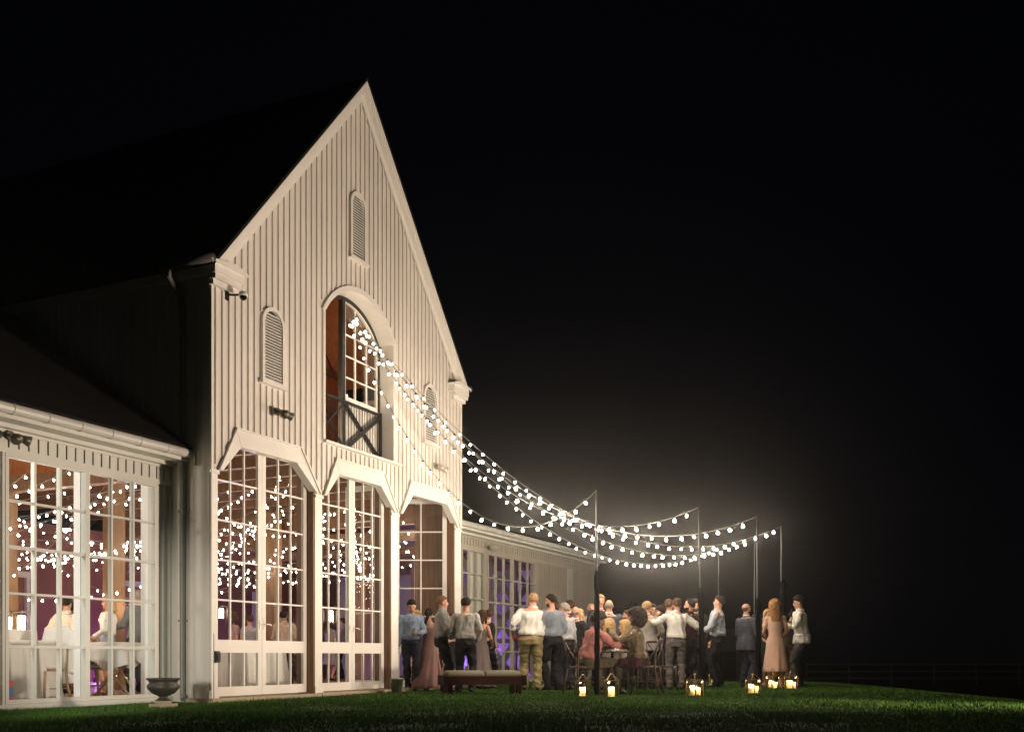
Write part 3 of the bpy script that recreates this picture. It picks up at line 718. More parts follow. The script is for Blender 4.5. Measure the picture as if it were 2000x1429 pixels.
# ------------------------------------------------------------------ candle lanterns
def lantern(px, py, label, rz=0, sc=1.0, candles=3):
    Z = gz(py); x, y = at(px, Z)
    r = thing('candle_lantern', label, 'lantern', (x, y, float(ground_z(x, y)) + .008), YAW + rz, 'candle lanterns standing on the lawn')
    h, w2, t = .215, .082, .006; m = MB()
    m.box(-w2, w2, -w2, w2, 0, .012)
    for sx in (-1, 1):
        for sy in (-1, 1):
            m.box(sx * w2 - t, sx * w2 + t, sy * w2 - t, sy * w2 + t, .012, h); m.bar((sx * w2, sy * w2, h), (sx * .018, sy * .018, h + .085), .009, .009)
    for sx in (-1, 1): m.box(sx * w2 - t, sx * w2 + t, -w2, w2, h, h + .010); m.box(-w2, w2, sx * w2 - t, sx * w2 + t, h + .001, h + .009)
    m.lathe([(.028, h + .082), (.022, h + .092), (.008, h + .10)], n=10)
    m.tube([(math.cos(a) * .026, 0, h + .122 + math.sin(a) * .026) for a in np.linspace(0, 6.283, 13)], .003, 6)
    m.build('frame', M_BRASS, r)
    g = MB()
    for sx in (-1, 1): g.box(sx * (w2 - .002) - .0008, sx * (w2 - .002) + .0008, -w2 + .007, w2 - .007, .014, h - .002); g.box(-w2 + .007, w2 - .007, sx * (w2 - .002) - .0008, sx * (w2 - .002) + .0008, .014, h - .002)
    g.build('glass', M_CLEAR, r)
    pos = [(0, 0)] if candles == 1 else [(-.040, -.026), (.040, -.022), (.0, .042)]
    for i, (cx, cy_) in enumerate(pos[:candles]):
        ch = (.125, .105, .135)[i]; rr = .042 if candles == 1 else .033
        c = MB().lathe([(rr, .013), (rr * 1.01, .013 + ch * .5), (rr * .98, .013 + ch)], (cx, cy_, 0), 18).build('candle', M_WAX, r, smooth=True)
        MB().ell((cx, cy_, .013 + ch - .022), (.006, .006, .017), 8, 6).build('flame', M_FLAME, c, smooth=True)
        c.data.polygons[-1].use_smooth = False; bmm = bmesh.new(); bmm.from_mesh(c.data); bmm.faces.ensure_lookup_table(); bmesh.ops.delete(bmm, geom=[f for f in bmm.faces if len(f.verts) > 4 and f.calc_center_median().z > .05], context='FACES_ONLY'); bmm.to_mesh(c.data); bmm.free()
    point('candle_glow', (0, 0, .19), 1.2, (1, .62, .30), .02, r)
    r.scale = (sc * 1.1,) * 3
    return r
lantern(1138, 1361, 'candle lantern on the grass just left of the nearest light pole', .15, 1.0, 1)
lantern(1194, 1362, 'candle lantern on the grass right of the nearest pole, by the seated couple', .1, 1.05, 1)
lantern(1357, 1359, 'candle lantern on the grass left of the pole by the burgundy shirt', .7, 1.03)
lantern(1397, 1339, 'small looking candle lantern far back at the feet of the pale blue shirted man', .7, 1.05)
lantern(1471, 1355, 'candle lantern on the grass at the feet of the bald man in the navy suit', .75, 1.0)
lantern(1509, 1345, 'candle lantern left of the pole with the fabric bundle, below the peach dress', .45, 1.0)
lantern(1545, 1346, 'rightmost candle lantern, below the hugging couple', .8, 1.05)
x, y = at(1525, gz(1341.5)); c = MB().lathe([(.026, 0), (.026, .15), (.012, .145)], n=14).build('pillar_candle', M_WAX, None, True); c.location = (x, y, .01); tag(c, 'single white pillar candle on the grass between the two rightmost lanterns', 'candle')

# ------------------------------------------------------------------ garden furniture
def bench(px, py, rz, L, label, cush=2, W=.62, h=.30):
    x, y = at(px, gz(py)); r = thing('wooden_bench', label, 'bench', (x, y, 0), YAW + rz, 'low wooden benches with pale cushions')
    m = MB(); m.box(-L / 2, L / 2, -W / 2, -W / 2 + .05, h - .14, h); m.box(-L / 2, L / 2, W / 2 - .05, W / 2, h - .14, h)
    m.box(-L / 2 - .02, -L / 2 + .04, -W / 2 - .01, W / 2 + .01, h - .15, h + .012); m.box(L / 2 - .04, L / 2 + .02, -W / 2 - .01, W / 2 + .01, h - .15, h + .012)
    for k in range(8): a = -W / 2 + .055 + k * (W - .11) / 8; m.box(-L / 2 + .04, L / 2 - .04, a, a + .05, h - .03, h - .004)
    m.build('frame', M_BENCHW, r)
    for sx in (-1, 1):
        for sy in (-1, 1):
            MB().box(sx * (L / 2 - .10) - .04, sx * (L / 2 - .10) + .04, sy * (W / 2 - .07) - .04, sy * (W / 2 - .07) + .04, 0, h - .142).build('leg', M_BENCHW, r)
    for k in range(cush):
        a = -L / 2 + .05 + k * (L - .1) / cush; b = a + (L - .1) / cush - .012; q = MB()
        prof = [(-W / 2 + .03, h + .0), (-W / 2 + .012, h + .03), (-W / 2 + .03, h + .075), (-W / 4, h + .092), (0, h + .095), (W / 4, h + .092), (W / 2 - .03, h + .075), (W / 2 - .012, h + .03), (W / 2 - .03, h + .0)]
        vs = []; fs = []; n = len(prof); xs = [a, a + .015, a + .04, (a + b) / 2, b - .04, b - .015, b]; sc = [.55, .88, 1, 1.03, 1, .88, .55]
        for X, s_ in zip(xs, sc): vs += [(X, p[0] * (1 - .02 * (1 - s_)), h + (p[1] - h) * s_) for p in prof]
        for i in range(6):
            for j in range(n): fs.append((i * n + j, i * n + (j + 1) % n, (i + 1) * n + (j + 1) % n, (i + 1) * n + j))
        fs += [tuple(range(n)), tuple(6 * n + j for j in range(n))]
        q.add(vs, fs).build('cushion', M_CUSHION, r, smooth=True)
    return r
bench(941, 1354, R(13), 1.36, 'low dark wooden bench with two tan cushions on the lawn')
g = thing('drinking_glass', 'small clear glass left standing on the bench cushion', 'glass', (*at(911, 16.75), .396))
MB().lathe([(.028, 0), (.036, .09), (.033, .09), (.026, .008)], n=14).build('glass_body', M_CLEAR, g, True)
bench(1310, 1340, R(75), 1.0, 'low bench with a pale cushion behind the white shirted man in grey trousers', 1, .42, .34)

def crossback_chair(x, y, rz, label, wm=M_CHAIRW, group='dark crossback chairs on the lawn', pad=None):
    """faces +y"""
    r = thing('crossback_chair', label, 'chair', (x, y, 0), rz, group)
    s = MB(); s.tube([(0, -.01, .435), (0, -.01, .455), (0, -.01, .465)], [(.20, .195), (.205, .20), (.195, .19)], 24, u=(1, 0, 0)); s.build('seat', wm, r)
    for sx in (-1, 1):
        MB().tube([(sx * .17, .17, .44), (sx * .18, .19, .22), (sx * .19, .205, 0)], [.016, .015, .013], 8).build('leg', wm, r, True)
        MB().tube([(sx * .19, -.26, 0), (sx * .175, -.205, .25), (sx * .17, -.18, .46), (sx * .178, -.20, .70), (sx * .17, -.24, .88)], [.013, .015, .016, .015, .014], 8).build('leg', wm, r, True)
    m = MB(); m.tube([(-.17, -.24, .88), (-.09, -.265, .895), (0, -.275, .90), (.09, -.265, .895), (.17, -.24, .88)], [(.012, .022)] * 5, 8, u=(0, 1, 0)); m.build('top_rail', wm, r, True)
    m = MB(); m.tube([(-.165, -.19, .50), (-.06, -.235, .66), (.06, -.25, .78), (.15, -.25, .88)], [(.005, .012)] * 4, 8); m.tube([(.165, -.185, .50), (.06, -.228, .66), (-.06, -.243, .78), (-.15, -.243, .88)], [(.005, .012)] * 4, 8)
    m.build('cross_brace', wm, r, True)
    m = MB()
    for a, b in (((-.18, .19, .2), (.18, .19, .2)), ((-.18, -.2, .24), (.18, -.2, .24)), ((-.18, -.2, .21), (-.185, .19, .21)), ((.18, -.2, .21), (.185, .19, .21))): m.tube([a, ((a[0] + b[0]) / 2, (a[1] + b[1]) / 2, .30 if a[2] == .2 else a[2]), b], .008, 6)
    m.build('stretcher', wm, r, True)
    if pad: MB().tube([(0, -.01, .466), (0, -.01, .49), (0, -.01, .508)], [(.185, .18), (.20, .19), (.17, .165)], 20, u=(1, 0, 0)).build('seat_pad', pad, r, True)
    return r
def cam_rz(face): return YAW - R(face)
x, y = at(1137, 17.0); crossback_chair(x, y, cam_rz(62), 'dark crossback chair carrying the man in the salmon shirt')
x, y = at(1262, 17.0); crossback_chair(x, y, cam_rz(-70), 'dark crossback chair carrying the woman in the sequined top')
x, y = at(1293, 18.6); crossback_chair(x, y, cam_rz(150), 'empty dark crossback chair behind the woman in the sequined top')
x, y = at(1189, 19.0); crossback_chair(x, y, cam_rz(10), 'pale backed chair carrying the curly blonde woman', M_OAK)
x, y = at(1224, 19.3); crossback_chair(x, y, cam_rz(-40), 'crossback chair carrying the straight haired blonde woman', M_CHAIRW)
def round_table(px, Z, rr, h, label, name='bistro_table', cat='table', wm=M_CHAIRW):
    x, y = at(px, Z); r = thing(name, label, cat, (x, y, 0))
    MB().lathe([(rr - .01, h - .03), (rr, h - .02), (rr, h - .004), (rr - .01, h)], n=32).build('tabletop', wm, r)
    m = MB(); m.lathe([(.035, .03), (.03, .3), (.028, h - .03)], n=14); m.build('stem', M_IRON, r, True)
    MB().lathe([(.20, 0), (.20, .015), (.05, .04), (.04, .05)], n=20).build('base', M_IRON, r); return x, y
tx, ty = round_table(1196, 18.0, .34, .72, 'small dark round table with drinks between the seated guests')
def wineglass(x, y, z, label, group=None, name='wine_glass'):
    r = thing(name, label, 'glass', (x, y, z), 0, group)
    MB().lathe([(.032, 0), (.032, .003), (.005, .006), (.004, .075), (.02, .09), (.036, .12), (.034, .165), (.031, .165), (.033, .12), (.004, .092)], n=14).build('glass_body', M_CLEAR, r, True); return r
wineglass(tx - .1, ty + .05, .721, 'wine glass on the left of the small round table', 'glasses on the small round table')
wineglass(tx + .12, ty - .02, .721, 'wine glass on the right of the small round table', 'glasses on the small round table')
p = thing('dish', 'white dish with a napkin on the small round table', 'dish', (tx, ty - .08, .721)); MB().lathe([(.05, 0), (.10, .012), (.105, .02), (.05, .006)], n=20).build('plate', M_LINEN, p, True)
MB().ell((0, 0, .03), (.06, .04, .025), 10, 8).build('napkin', M_LINEN, p, True)
b = thing('metal_bucket', 'small galvanised bucket beside the open door', 'bucket', (*at(775, gz(1353)), .004))
MB().lathe([(.085, 0), (.115, .235), (.122, .24), (.120, .245), (.108, .235), (.08, .01)], n=22).build('bucket_body', mat('zinc', (.42, .42, .38), .35, metal=.7, noise=.15), b, True)
MB().tube([(.118 * math.cos(a), .0, .235 - .12 * math.sin(a)) for a in np.linspace(0, math.pi, 14)], .003, 6).build('handle', M_IRON, b)
u = thing('garden_urn', 'dark bronze garden urn on a stone base under the left window', 'urn', (*at(319, gz(1381)), 0))
MB().lathe([(.10, .085), (.085, .10), (.05, .125), (.055, .14), (.13, .175), (.185, .235), (.19, .27), (.165, .30), (.17, .325), (.20, .345), (.205, .36), (.19, .362), (.15, .31), (.05, .25)], n=32, wob=lambda i, a: 1 + (.02 * math.cos(16 * a) if 4 <= i <= 6 else 0)).build('bowl', mat('urn_bronze', (.055, .05, .04), .5, metal=.3, noise=.2, bump=.4), u, True)
MB().box(-.12, .12, -.12, .12, 0, .05).lathe([(.095, .051), (.10, .07), (.09, .086)]).build('plinth', M_STONE, u)

# ------------------------------------------------------------------ fittings on the walls
def floodlight(x, y, z, label, rz=0, col=None):
    r = thing('floodlight', label, 'floodlight', (x, y, z), rz, 'twin floodlights fixed to the barn walls'); mm = col or mat('floodlight_bronze', (.10, .085, .06), .4, metal=.4)
    MB().tube([(0, 0, 0), (0, -.03, 0)], .055, 16, u=(1, 0, 0)).build('mounting_plate', mm, r)
    MB().tube([(0, -.03, 0), (0, -.09, -.02)], .018, 8).build('arm', mm, r)
    for sx, d in ((-1, (-.2, -1, -.5)), (1, (1.0, -.45, -.35))):
        d = Vector(d).normalized(); p = Vector((sx * .045, -.10, -.02)); h = MB(); h.tube([p - d * .02, p, p + d * .05, p + d * .13, p + d * .132, p + d * .11], [.02, .035, .045, .068, .060, .05], 14); hd = h.build('lamp_head', mm, r, True)
        MB().tube([p + d * .111, p + d * .113], .05, 14).build('lens', mat('unlit_lens', (.3, .3, .26), .15), hd)
    return r
floodlight(1.36, -.027, 4.24, 'bronze twin floodlight on the tower siding below the left louvre vent')
floodlight(6.14, -.027, 4.24, 'cream twin floodlight on the tower siding above the open door', col=mat('floodlight_cream', (.5, .45, .38), .4))
floodlight(-2.62, SW - .04, 3.18, 'dark twin floodlight at the top corner of the left window')
floodlight(9.80, SW - .04, 3.12, 'pale twin floodlight on the right wing beside its large window', col=mat('floodlight_cream', (.5, .45, .38), .4))
c = thing('security_camera', 'white dome security camera on an arm under the left cornice', 'camera', (.26, -.026, 5.60))
MB().box(-.03, .03, -.02, 0, -.06, .06).tube([(0, -.02, .02), (.0, -.10, .0), (.05, -.22, .0)], .016, 8).build('bracket', M_IRON, c)
MB().lathe([(.02, .05), (.06, .03), (.065, 0), (.065, -.02)], (.06, -.24, 0), 16).build('housing', M_TRIM, c, True)
MB().ell((.06, -.24, -.03), (.052, .052, .05)).build('dome', mat('camera_dome', (.01, .01, .01), .08), c, True)
ob = thing('outlet_box', 'black weatherproof outlet box with conduit on the left corner pier', 'outlet box', (.07, .012, .62))
MB().box(-.035, .045, -.05, 0, -.08, .08).box(-.02, .03, -.075, -.05, -.05, .05).build('cover', mat('black_plastic', (.03, .03, .03), .35), ob)
MB().tube([(-.05, -.015, -.58), (-.05, -.015, .32)], .012, 8).build('conduit', mat('grey_conduit', (.28, .28, .25), .4), ob, True)
# lantern sconces in the hall
def sconce(x, y, z, label, p=26, sc=1.0):
    r = thing('table_lantern', label, 'lantern', (x, y, z), 0, 'glowing lanterns inside the hall'); m = MB()
    for sx in (-1, 1):
        for sy in (-1, 1): m.box(sx * .09 - .006, sx * .09 + .006, sy * .09 - .006, sy * .09 + .006, 0, .26)
    m.box(-.1, .1, -.1, .1, -.012, .0); m.box(-.1, .1, -.1, .1, .26, .272); m.tube([(math.cos(a) * .035, 0, .33 + math.sin(a) * .035) for a in np.linspace(0, 6.283, 13)], .005, 6)
    m.build('frame', M_IRON, r); MB().lathe([(.05, .002), (.05, .2), (.03, .21)], n=14).build('glowing_glass', M_LAMPGLOW, r, True)
    point('lantern_light', (0, -.16, .14), p, (1, .74, .5), .06, r); r.scale = (sc,) * 3
    return r
# added fill lamp, unseen right of the frame, that brightens the barn front
fl = thing('added_fill_flood', 'added fill flood lamp on a short stake, unseen right of the frame', 'floodlight', (3.6, -13.4, -.55))
MB().tube([(0, 0, 0), (0, 0, .8)], .02, 8).box(-.17, .17, -.06, .10, .8, 1.1).build('stand', M_IRON, fl)
MB().box(-.15, .15, .101, .106, .83, 1.07).build('lens', mat('added_fill_glow', (1, .9, .8), .4, noise=0, emit=((1, .84, .66), 20)), fl)
sl_ = bpy.data.lights.new('added_fill_beam', 'SPOT'); sl_.energy = 6400; sl_.color = (1.0, .79, .63); sl_.shadow_soft_size = .45; sl_.spot_size = R(70); sl_.spot_blend = .8
so = bpy.data.objects.new('added_fill_beam', sl_); COL.objects.link(so); so.parent = fl; so.location = (0, .6, .80)
so.rotation_euler = Vector((-2.2, 13.0, 4.9)).to_track_quat('-Z', 'Y').to_euler()

f2 = dup(fl, (-6.6, -3.1, 0), 0, 'added fill flood lamp on a short stake, unseen left of the frame'); f2.children[0]  # second added fill lamp, brightening the left wing wall and tower side
for ch in f2.children:
    if ch.type == 'LIGHT': ch.data = sl_.copy(); ch.data.energy = 900; ch.data.color = (1, .93, .80); ch.data.spot_size = R(30); ch.data.spot_blend = 1.0; ch.data.shadow_soft_size = .2; ch.rotation_euler = Vector((6.5, 3.2, -.1)).to_track_quat('-Z', 'Y').to_euler()

# ------------------------------------------------------------------ people
JOBS = []
def nz(co, freq, seed, stretch=(1, 1, 1), oct_=4):
    """cheap smooth pseudo noise from sums of sines, -1..1"""
    rs = np.random.RandomState(seed); p = co * np.array(stretch) * freq; out = np.zeros(len(co)); amp = 1; tot = 0
    for o in range(oct_):
        acc = np.zeros(len(co))
        for k in range(3):
            d = rs.normal(size=3); d /= np.linalg.norm(d); ph = rs.rand(2) * 6.28; d2 = rs.normal(size=3)
            acc += np.sin(p @ d * (1 + .5 * k) + ph[0] + 1.6 * np.sin(p @ d2 * .5 + ph[1]))
        out += amp * acc / 3; tot += amp; amp *= .5; p = p * 2.03
    return out / tot
def remesh_job(name, mb, mats, parent, voxel, smooth=2, post=None, label=None):
    me = mb.mesh(name, mats, True); o = bpy.data.objects.new(name, me); COL.objects.link(o); o.parent = parent
    if label: o['label'] = label
    r = o.modifiers.new('r', 'REMESH'); r.mode = 'VOXEL'; r.voxel_size = voxel; r.use_smooth_shade = True
    if smooth: q = o.modifiers.new('s', 'SMOOTH'); q.factor = .5; q.iterations = smooth
    JOBS.append((o, mats, post)); return o
def run_jobs():
    dg = bpy.context.evaluated_depsgraph_get()
    for o, mats, post in JOBS:
        me = bpy.data.meshes.new_from_object(o.evaluated_get(dg)); n = len(me.vertices)
        co = np.empty(n * 3, np.float32); me.vertices.foreach_get('co', co); co = co.reshape(-1, 3).astype(float)
        no = np.empty(n * 3, np.float32); me.vertices.foreach_get('normal', no); no = no.reshape(-1, 3).astype(float)
        me.materials.clear()
        for m in (mats if isinstance(mats, (list, tuple)) else [mats]): me.materials.append(m)
        if post:
            co2, mi = post(co, no, me)
            if co2 is not None: me.vertices.foreach_set('co', co2.astype(np.float32).ravel())
            if mi is not None: me.polygons.foreach_set('material_index', mi.astype(np.int32))
        me.polygons.foreach_set('use_smooth', [True] * len(me.polygons)); me.update(); me.name = o.name.split('.')[0]
        old = o.data; o.modifiers.clear(); o.data = me
    JOBS.clear()
def fab(name, col, rough=.8, **k): return mat('fabric_' + name, col, rough, noise=.07, scale=14, bump=.12, bscale=260, spec=.2, **k)
SKIN = {'fair': mat('skin_fair', (.60, .31, .21), .5, noise=.04, scale=20), 'tan': mat('skin_tan', (.46, .26, .17), .5, noise=.04, scale=20), 'brown': mat('skin_brown', (.10, .050, .032), .45, noise=.05, scale=20), 'olive': mat('skin_olive', (.36, .20, .13), .5, noise=.04, scale=20)}
LIP = mat('lips', (.36, .10, .09), .4); EYE = mat('eye_dark', (.03, .02, .015), .2); SHOE = mat('shoe_leather', (.02, .016, .014), .35)
def hairm(name, c): return mat('hair_' + name, c, .7, spec=.12, noise=.22, scale=55, bump=.5, bscale=180, stretch=(1, 1, .25))
HAIR = {'dark': hairm('dark', (.022, .014, .010)), 'brown': hairm('brown', (.075, .040, .022)), 'red': hairm('red', (.22, .115, .06)), 'blond': hairm('blond', (.50, .34, .16)), 'grey': hairm('grey', (.32, .28, .24)), 'auburn': hairm('auburn', (.30, .15, .06)),
        'sandy': hairm('sandy', (.36, .22, .12))}
ARM = {'down': (.25, .05, .80), 'hold': (.13, .33, 1.13), 'waist': (.15, .24, 1.00), 'pocket': (.19, .02, .90), 'low': (.24, .16, .86), 'chest': (.03, .27, 1.24), 'hipin': (.20, .10, .98)}
def ik(a, b, l1, l2, pole):
    d = b - a; L = min(d.length, (l1 + l2) * .998); dn = d.normalized(); b2 = a + dn * L
    x = (l1 * l1 - l2 * l2 + L * L) / (2 * L); h = math.sqrt(max(l1 * l1 - x * x, 0)); p = Vector(pole); p = p - dn * p.dot(dn); p = p.normalized() if p.length > 1e-5 else dn.orthogonal()
    return a + dn * x + p * h, b2
PID = [0]
def person(label, px, Z, top, face, top_wear=('shirt', 'white'), col=(.7, .7, .7), legs=('trousers', (.02, .02, .025)), hair=('short', 'dark'), skin='fair', woman=False, aL='down', aR='down',
           head=(0, 0), lean=(0, 0), fat=1.0, seat=None, H=None, stride=(0, 0), spread=.10, group='party guests', xy=None, twist=0, hem=.45, shoes=SHOE, cardigan=None, beard=False, zbase=None, shoulders=True, sheen=False, belt=True):
    PID[0] += 1; sd = PID[0] * 17
    x, y = xy if xy else at(px, Z); g0 = float(ground_z(x, y)) if zbase is None else zbase
    if H is None: H = min(2.0, max(1.45, hz(top, Z) - g0))
    s = H / 1.76; root = thing('person', label, 'person', (x, y, g0), cam_rz(face), group); root.scale = (s * (.5 + .5 * fat), s * (.5 + .5 * fat), s)
    fx = fat; wm = .90 if woman else 1.0; hm = 1.04 if woman else 1.0
    sit = seat is not None; pr = random.Random(sd)
    if not sit and stride == (0, 0): stride = (pr.uniform(-.07, .09), pr.uniform(-.07, .09)); spread = spread * pr.uniform(.8, 1.15)
    if not sit and lean == (0, 0): lean = (pr.uniform(-2, 3), pr.uniform(-3.5, 3.5))
    if head == (0, 0): head = (pr.uniform(-16, 16), pr.uniform(-8, 4))
    if not sit and twist == 0: twist = pr.uniform(-9, 9)
    pz = .53 * (1 / s) * (seat / .45) if sit else .95
    drop = pz - .95
    RL = Matrix.Rotation(R(lean[1]), 3, 'Y') @ Matrix.Rotation(R(-lean[0]), 3, 'X'); RTw = Matrix.Rotation(R(twist), 3, 'Z'); PIV = Vector((0, 0, .95))
    def T(p):
        p = Vector(p); q = RL @ (RTw @ (p - PIV)) + PIV if p.z > .93 else p.copy(); q.z += drop; return q
    hy, hp = head; NK = Vector((0, 0, 1.52)); HR = Matrix.Rotation(R(hy), 3, 'Z') @ Matrix.Rotation(R(-hp), 3, 'X')
    TM = RL @ RTw
    def HT(p): return T(NK + HR @ (Vector(p) - NK))
    HMx = TM @ HR
    UX = TM @ Vector((1, 0, 0))
    # joints
    sh = {}; el = {}; wr = {}; hd = {}
    for sg, spec in ((-1, aL), (1, aR)):
        S_ = T((sg * .178 * wm, -.005, 1.402)); sh[sg] = S_
        tgt = ARM[spec] if isinstance(spec, str) else spec
        tp = Vector((sg * tgt[0], tgt[1], tgt[2] + (drop if isinstance(spec, str) else 0)))
        if isinstance(spec, str): tp = T((sg * tgt[0], tgt[1], tgt[2])) if tgt[2] > .93 else Vector((sg * tgt[0] + math.sin(R(lean[1])) * .3, tgt[1] + math.sin(R(lean[0])) * .3, tgt[2] + drop))
        e_, w_ = ik(S_, tp, .285, .255, (sg * .55, -.6, -.5)); el[sg] = e_; wr[sg] = w_
    hip = {sg: Vector((sg * .092, 0, pz - .03)) for sg in (-1, 1)}; kn = {}; an = {}
    for sg, st in ((-1, stride[0]), (1, stride[1])):
        if sit: ankle = Vector((sg * spread * 1.1, .42 + st, .09))
        else: ankle = Vector((sg * spread, st, .09 + (.05 if st < -.12 else 0)))
        k_, a_ = ik(hip[sg], ankle, .44, .425, (sg * .1, 1, .3 if sit else 0)); kn[sg] = k_; an[sg] = a_
    TOR = [(.90, .155 * hm, .108, 0), (.97, .165 * hm, .115, 0), (1.06, .142 * (.9 if woman else 1), .10, 0), (1.14, .14 * (.9 if woman else 1), .098, .0), (1.24, .150, .108, .004), (1.32, .163 * wm, .116 + (.018 if woman else 0), .008), (1.40, .165 * wm, .108, 0), (1.445, .128 * wm, .088, -.005), (1.475, .085 * wm, .070, -.006), (1.50, .060, .058, -.008)]
    def torso(m, infl, z0=0, z1=9, n=18, extra=None, fl=fx):
        pts = []; rad = []
        for z, w_, d_, yy in TOR:
            if z0 <= z <= z1:
                e_ = extra(z) if extra else 0; pts.append(T((0, yy, z))); rad.append((w_ * fl + infl + e_, d_ * (fl ** 1.4) + infl + e_))
        m.tube(pts, rad, n, u=UX)
    # ---- body
    b = MB()
    torso(b, 0)
    b.tube([HT((0, -.012, 1.46)), HT((0, -.004, 1.53)), HT((0, 0, 1.60))], [(.060 * (.88 if woman else 1), .062 * (.88 if woman else 1))] * 3, 14, u=UX)
    b.ell(HT((0, -.012, 1.665)), (.076, .096, .093), 18, 12, HMx)
    b.ell(HT((0, .028, 1.625)), (.063, .067, .085), 16, 12, HMx)
    b.ell(HT((0, .040, 1.572)), (.044, .048, .040), 14, 10, HMx)
    b.ell(HT((0, .075, 1.546)), (.020, .018, .016), 10, 8, HMx)
    b.tube([HT((0, .086, 1.650)), HT((0, .104, 1.618)), HT((0, .108, 1.608)), HT((0, .09, 1.598))], [(.008, .008), (.012, .010), (.015, .010), (.010, .006)], 8)
    for sg in (-1, 1):
        b.ell(HT((sg * .079, -.008, 1.625)), (.009, .019, .031), 8, 8, HMx)
        b.ell(HT((sg * .032, .083, 1.652)), (.020, .008, .006), 8, 6, HMx)
        S_, E_, W_ = sh[sg], el[sg], wr[sg]; af = .92 if woman else 1.05
        b.limb([S_, S_.lerp(E_, .4), E_, E_.lerp(W_, .35), W_], [.050 * af, .045 * af, .036 * af, .037 * af, .025 * af], 10)
        # hand
        dr = (W_ - E_).normalized(); side = dr.cross(Vector((0, 0, 1)));
        if side.length < .3: side = Vector((sg, 0, 0)).cross(dr).cross(dr) * -1; side = Vector((0, 1, 0)) if side.length < .1 else side
        gripping = (W_.z - drop) > .93
        if abs(dr.z) > .75: wd = Vector((0, 1, 0)); wd = (wd - dr * wd.dot(dr)).normalized()
        else: wd = Vector((0, 0, 1)); wd = (wd - dr * wd.dot(dr)).normalized()
        pn = dr.cross(wd).normalized()
        if pn.x * sg > 0: pn = -pn      # palm faces the body
        P0 = W_ + dr * .012; P1 = W_ + dr * .085
        b.tube([P0, P0.lerp(P1, .5), P1], [(.024, .015), (.037, .015), (.038, .013)], 10, u=wd)
        curl = 1.1 if gripping else .45
        for i, (off, ln) in enumerate(((.028, .070), (.0095, .078), (-.0095, .072), (-.028, .057))):
            a0 = P1 + wd * off; d0 = dr; r1 = Matrix.Rotation(curl * .6, 3, wd); 
            def bend(v, ang): return (v * math.cos(ang) + pn * math.sin(ang)).normalized()
            d1 = bend(dr, curl * (.5 + .05 * i)); k1 = a0 + d1 * ln * .45; d2 = bend(dr, curl * 1.25 + .1); k2 = k1 + d2 * ln * .32; d3 = bend(dr, curl * 1.9); k3 = k2 + d3 * ln * .25
            b.tube([a0 - dr * .012, a0, k1, k2, k3], [.0105, .0105, .0095, .009, .0075], 7)
        t0 = W_ + dr * .03 + wd * .024; t1 = t0 + (dr * .6 + wd * .55 + pn * .35).normalized() * .035; t2 = t1 + (dr * .85 + wd * .1 + pn * .5).normalized() * .032
        b.tube([t0, t1, t2], [.014, .0115, .009], 8); hd[sg] = (P1 + pn * .03, dr, wd)
        b.limb([hip[sg], hip[sg].lerp(kn[sg], .5), kn[sg], kn[sg].lerp(an[sg], .35), an[sg]], [.082 * hm, .070, .052, .053, .034], 12)
        b.ell(an[sg] + Vector((0, .05, -.045)), (.038, .105, .038), 12, 8)
    hairmat = HAIR[hair[1]]
    H0 = np.array(HT((0, 0, 1.6))); HM3 = np.array(HMx)
    def post_body(co, no, me):
        q = (co - H0) @ HM3   # into head frame
        mv = np.exp(-((np.abs(q[:, 0]) - .031) ** 2 / .00022 + (q[:, 2] - .036) ** 2 / .00010)) * (q[:, 1] > .05)
        co = co - no * (mv * .010)[:, None]
        nf = len(me.polygons); c = np.empty(nf * 3, np.float32); me.polygons.foreach_get('center', c); f = (c.reshape(-1, 3) - H0) @ HM3
        mi = np.zeros(nf); front = f[:, 1] > .055
        mi[(((np.abs(f[:, 0]) - .031) / .014) ** 2 + ((f[:, 2] - .036) / .0075) ** 2 < 1) & front] = 2
        mi[(((np.abs(f[:, 0]) - .033) / .018) ** 2 + ((f[:, 2] - .0575) / .006) ** 2 < 1) & front] = 3
        mi[((f[:, 0] / .025) ** 2 + ((f[:, 2] + .030) / .0085) ** 2 < 1) & front] = 1
        if beard: mi[(f[:, 2] < -.012) & (f[:, 2] > -.10) & (f[:, 1] > -.01) & (np.abs(f[:, 0]) < .09) & (mi == 0) & ~((np.abs(f[:, 0]) < .03) & (f[:, 2] > -.014)) & (f[:, 1] > .0 + -.9 * (f[:, 2] + .02) * 0)] = 3
        return co, mi
    remesh_job('body', b, [SKIN[skin], LIP, EYE, hairmat], root, .0115, 1, post_body)
    # ---- hair
    st = hair[0]
    if st != 'none':
        n_ = 40; k_ = 30; vs = []; fs = []
        vol = {'short': .011, 'buzz': .004, 'bald': .0, 'balding': .010, 'curly': .040, 'afro': .075, 'long': .020, 'bun': .014, 'pony': .014, 'bob': .024, 'shaggy': .026, 'coils': .026}[st]
        cen = Vector((0, -.010, 1.658)); rad = Vector((.080, .101, .100)); D = []
        for i in range(k_ + 1):
            ph = math.pi * i / k_
            for j in range(n_):
                a = 2 * math.pi * j / n_; D.append((math.sin(ph) * math.cos(a), math.sin(ph) * math.sin(a), math.cos(ph)))
        D = np.array(D); yv = D[:, 1]
        thr = np.interp(yv, [-1, -.5, -.1, .25, .6, 1], [-.60, -.56, -.22, .02, .36, .46])
        if st == 'buzz': thr = thr + .03
        if st == 'bald': thr = np.interp(yv, [-1, -.5, -.1, .1, .3, 1], [-.75, -.7, -.3, -.0, 2, 2]); top_ = np.interp(yv, [-1, 1], [.28, .1])
        if st == 'balding': thr = np.interp(yv, [-1, -.5, -.1, .2, .5, 1], [-.78, -.7, -.35, .05, .72, .8])
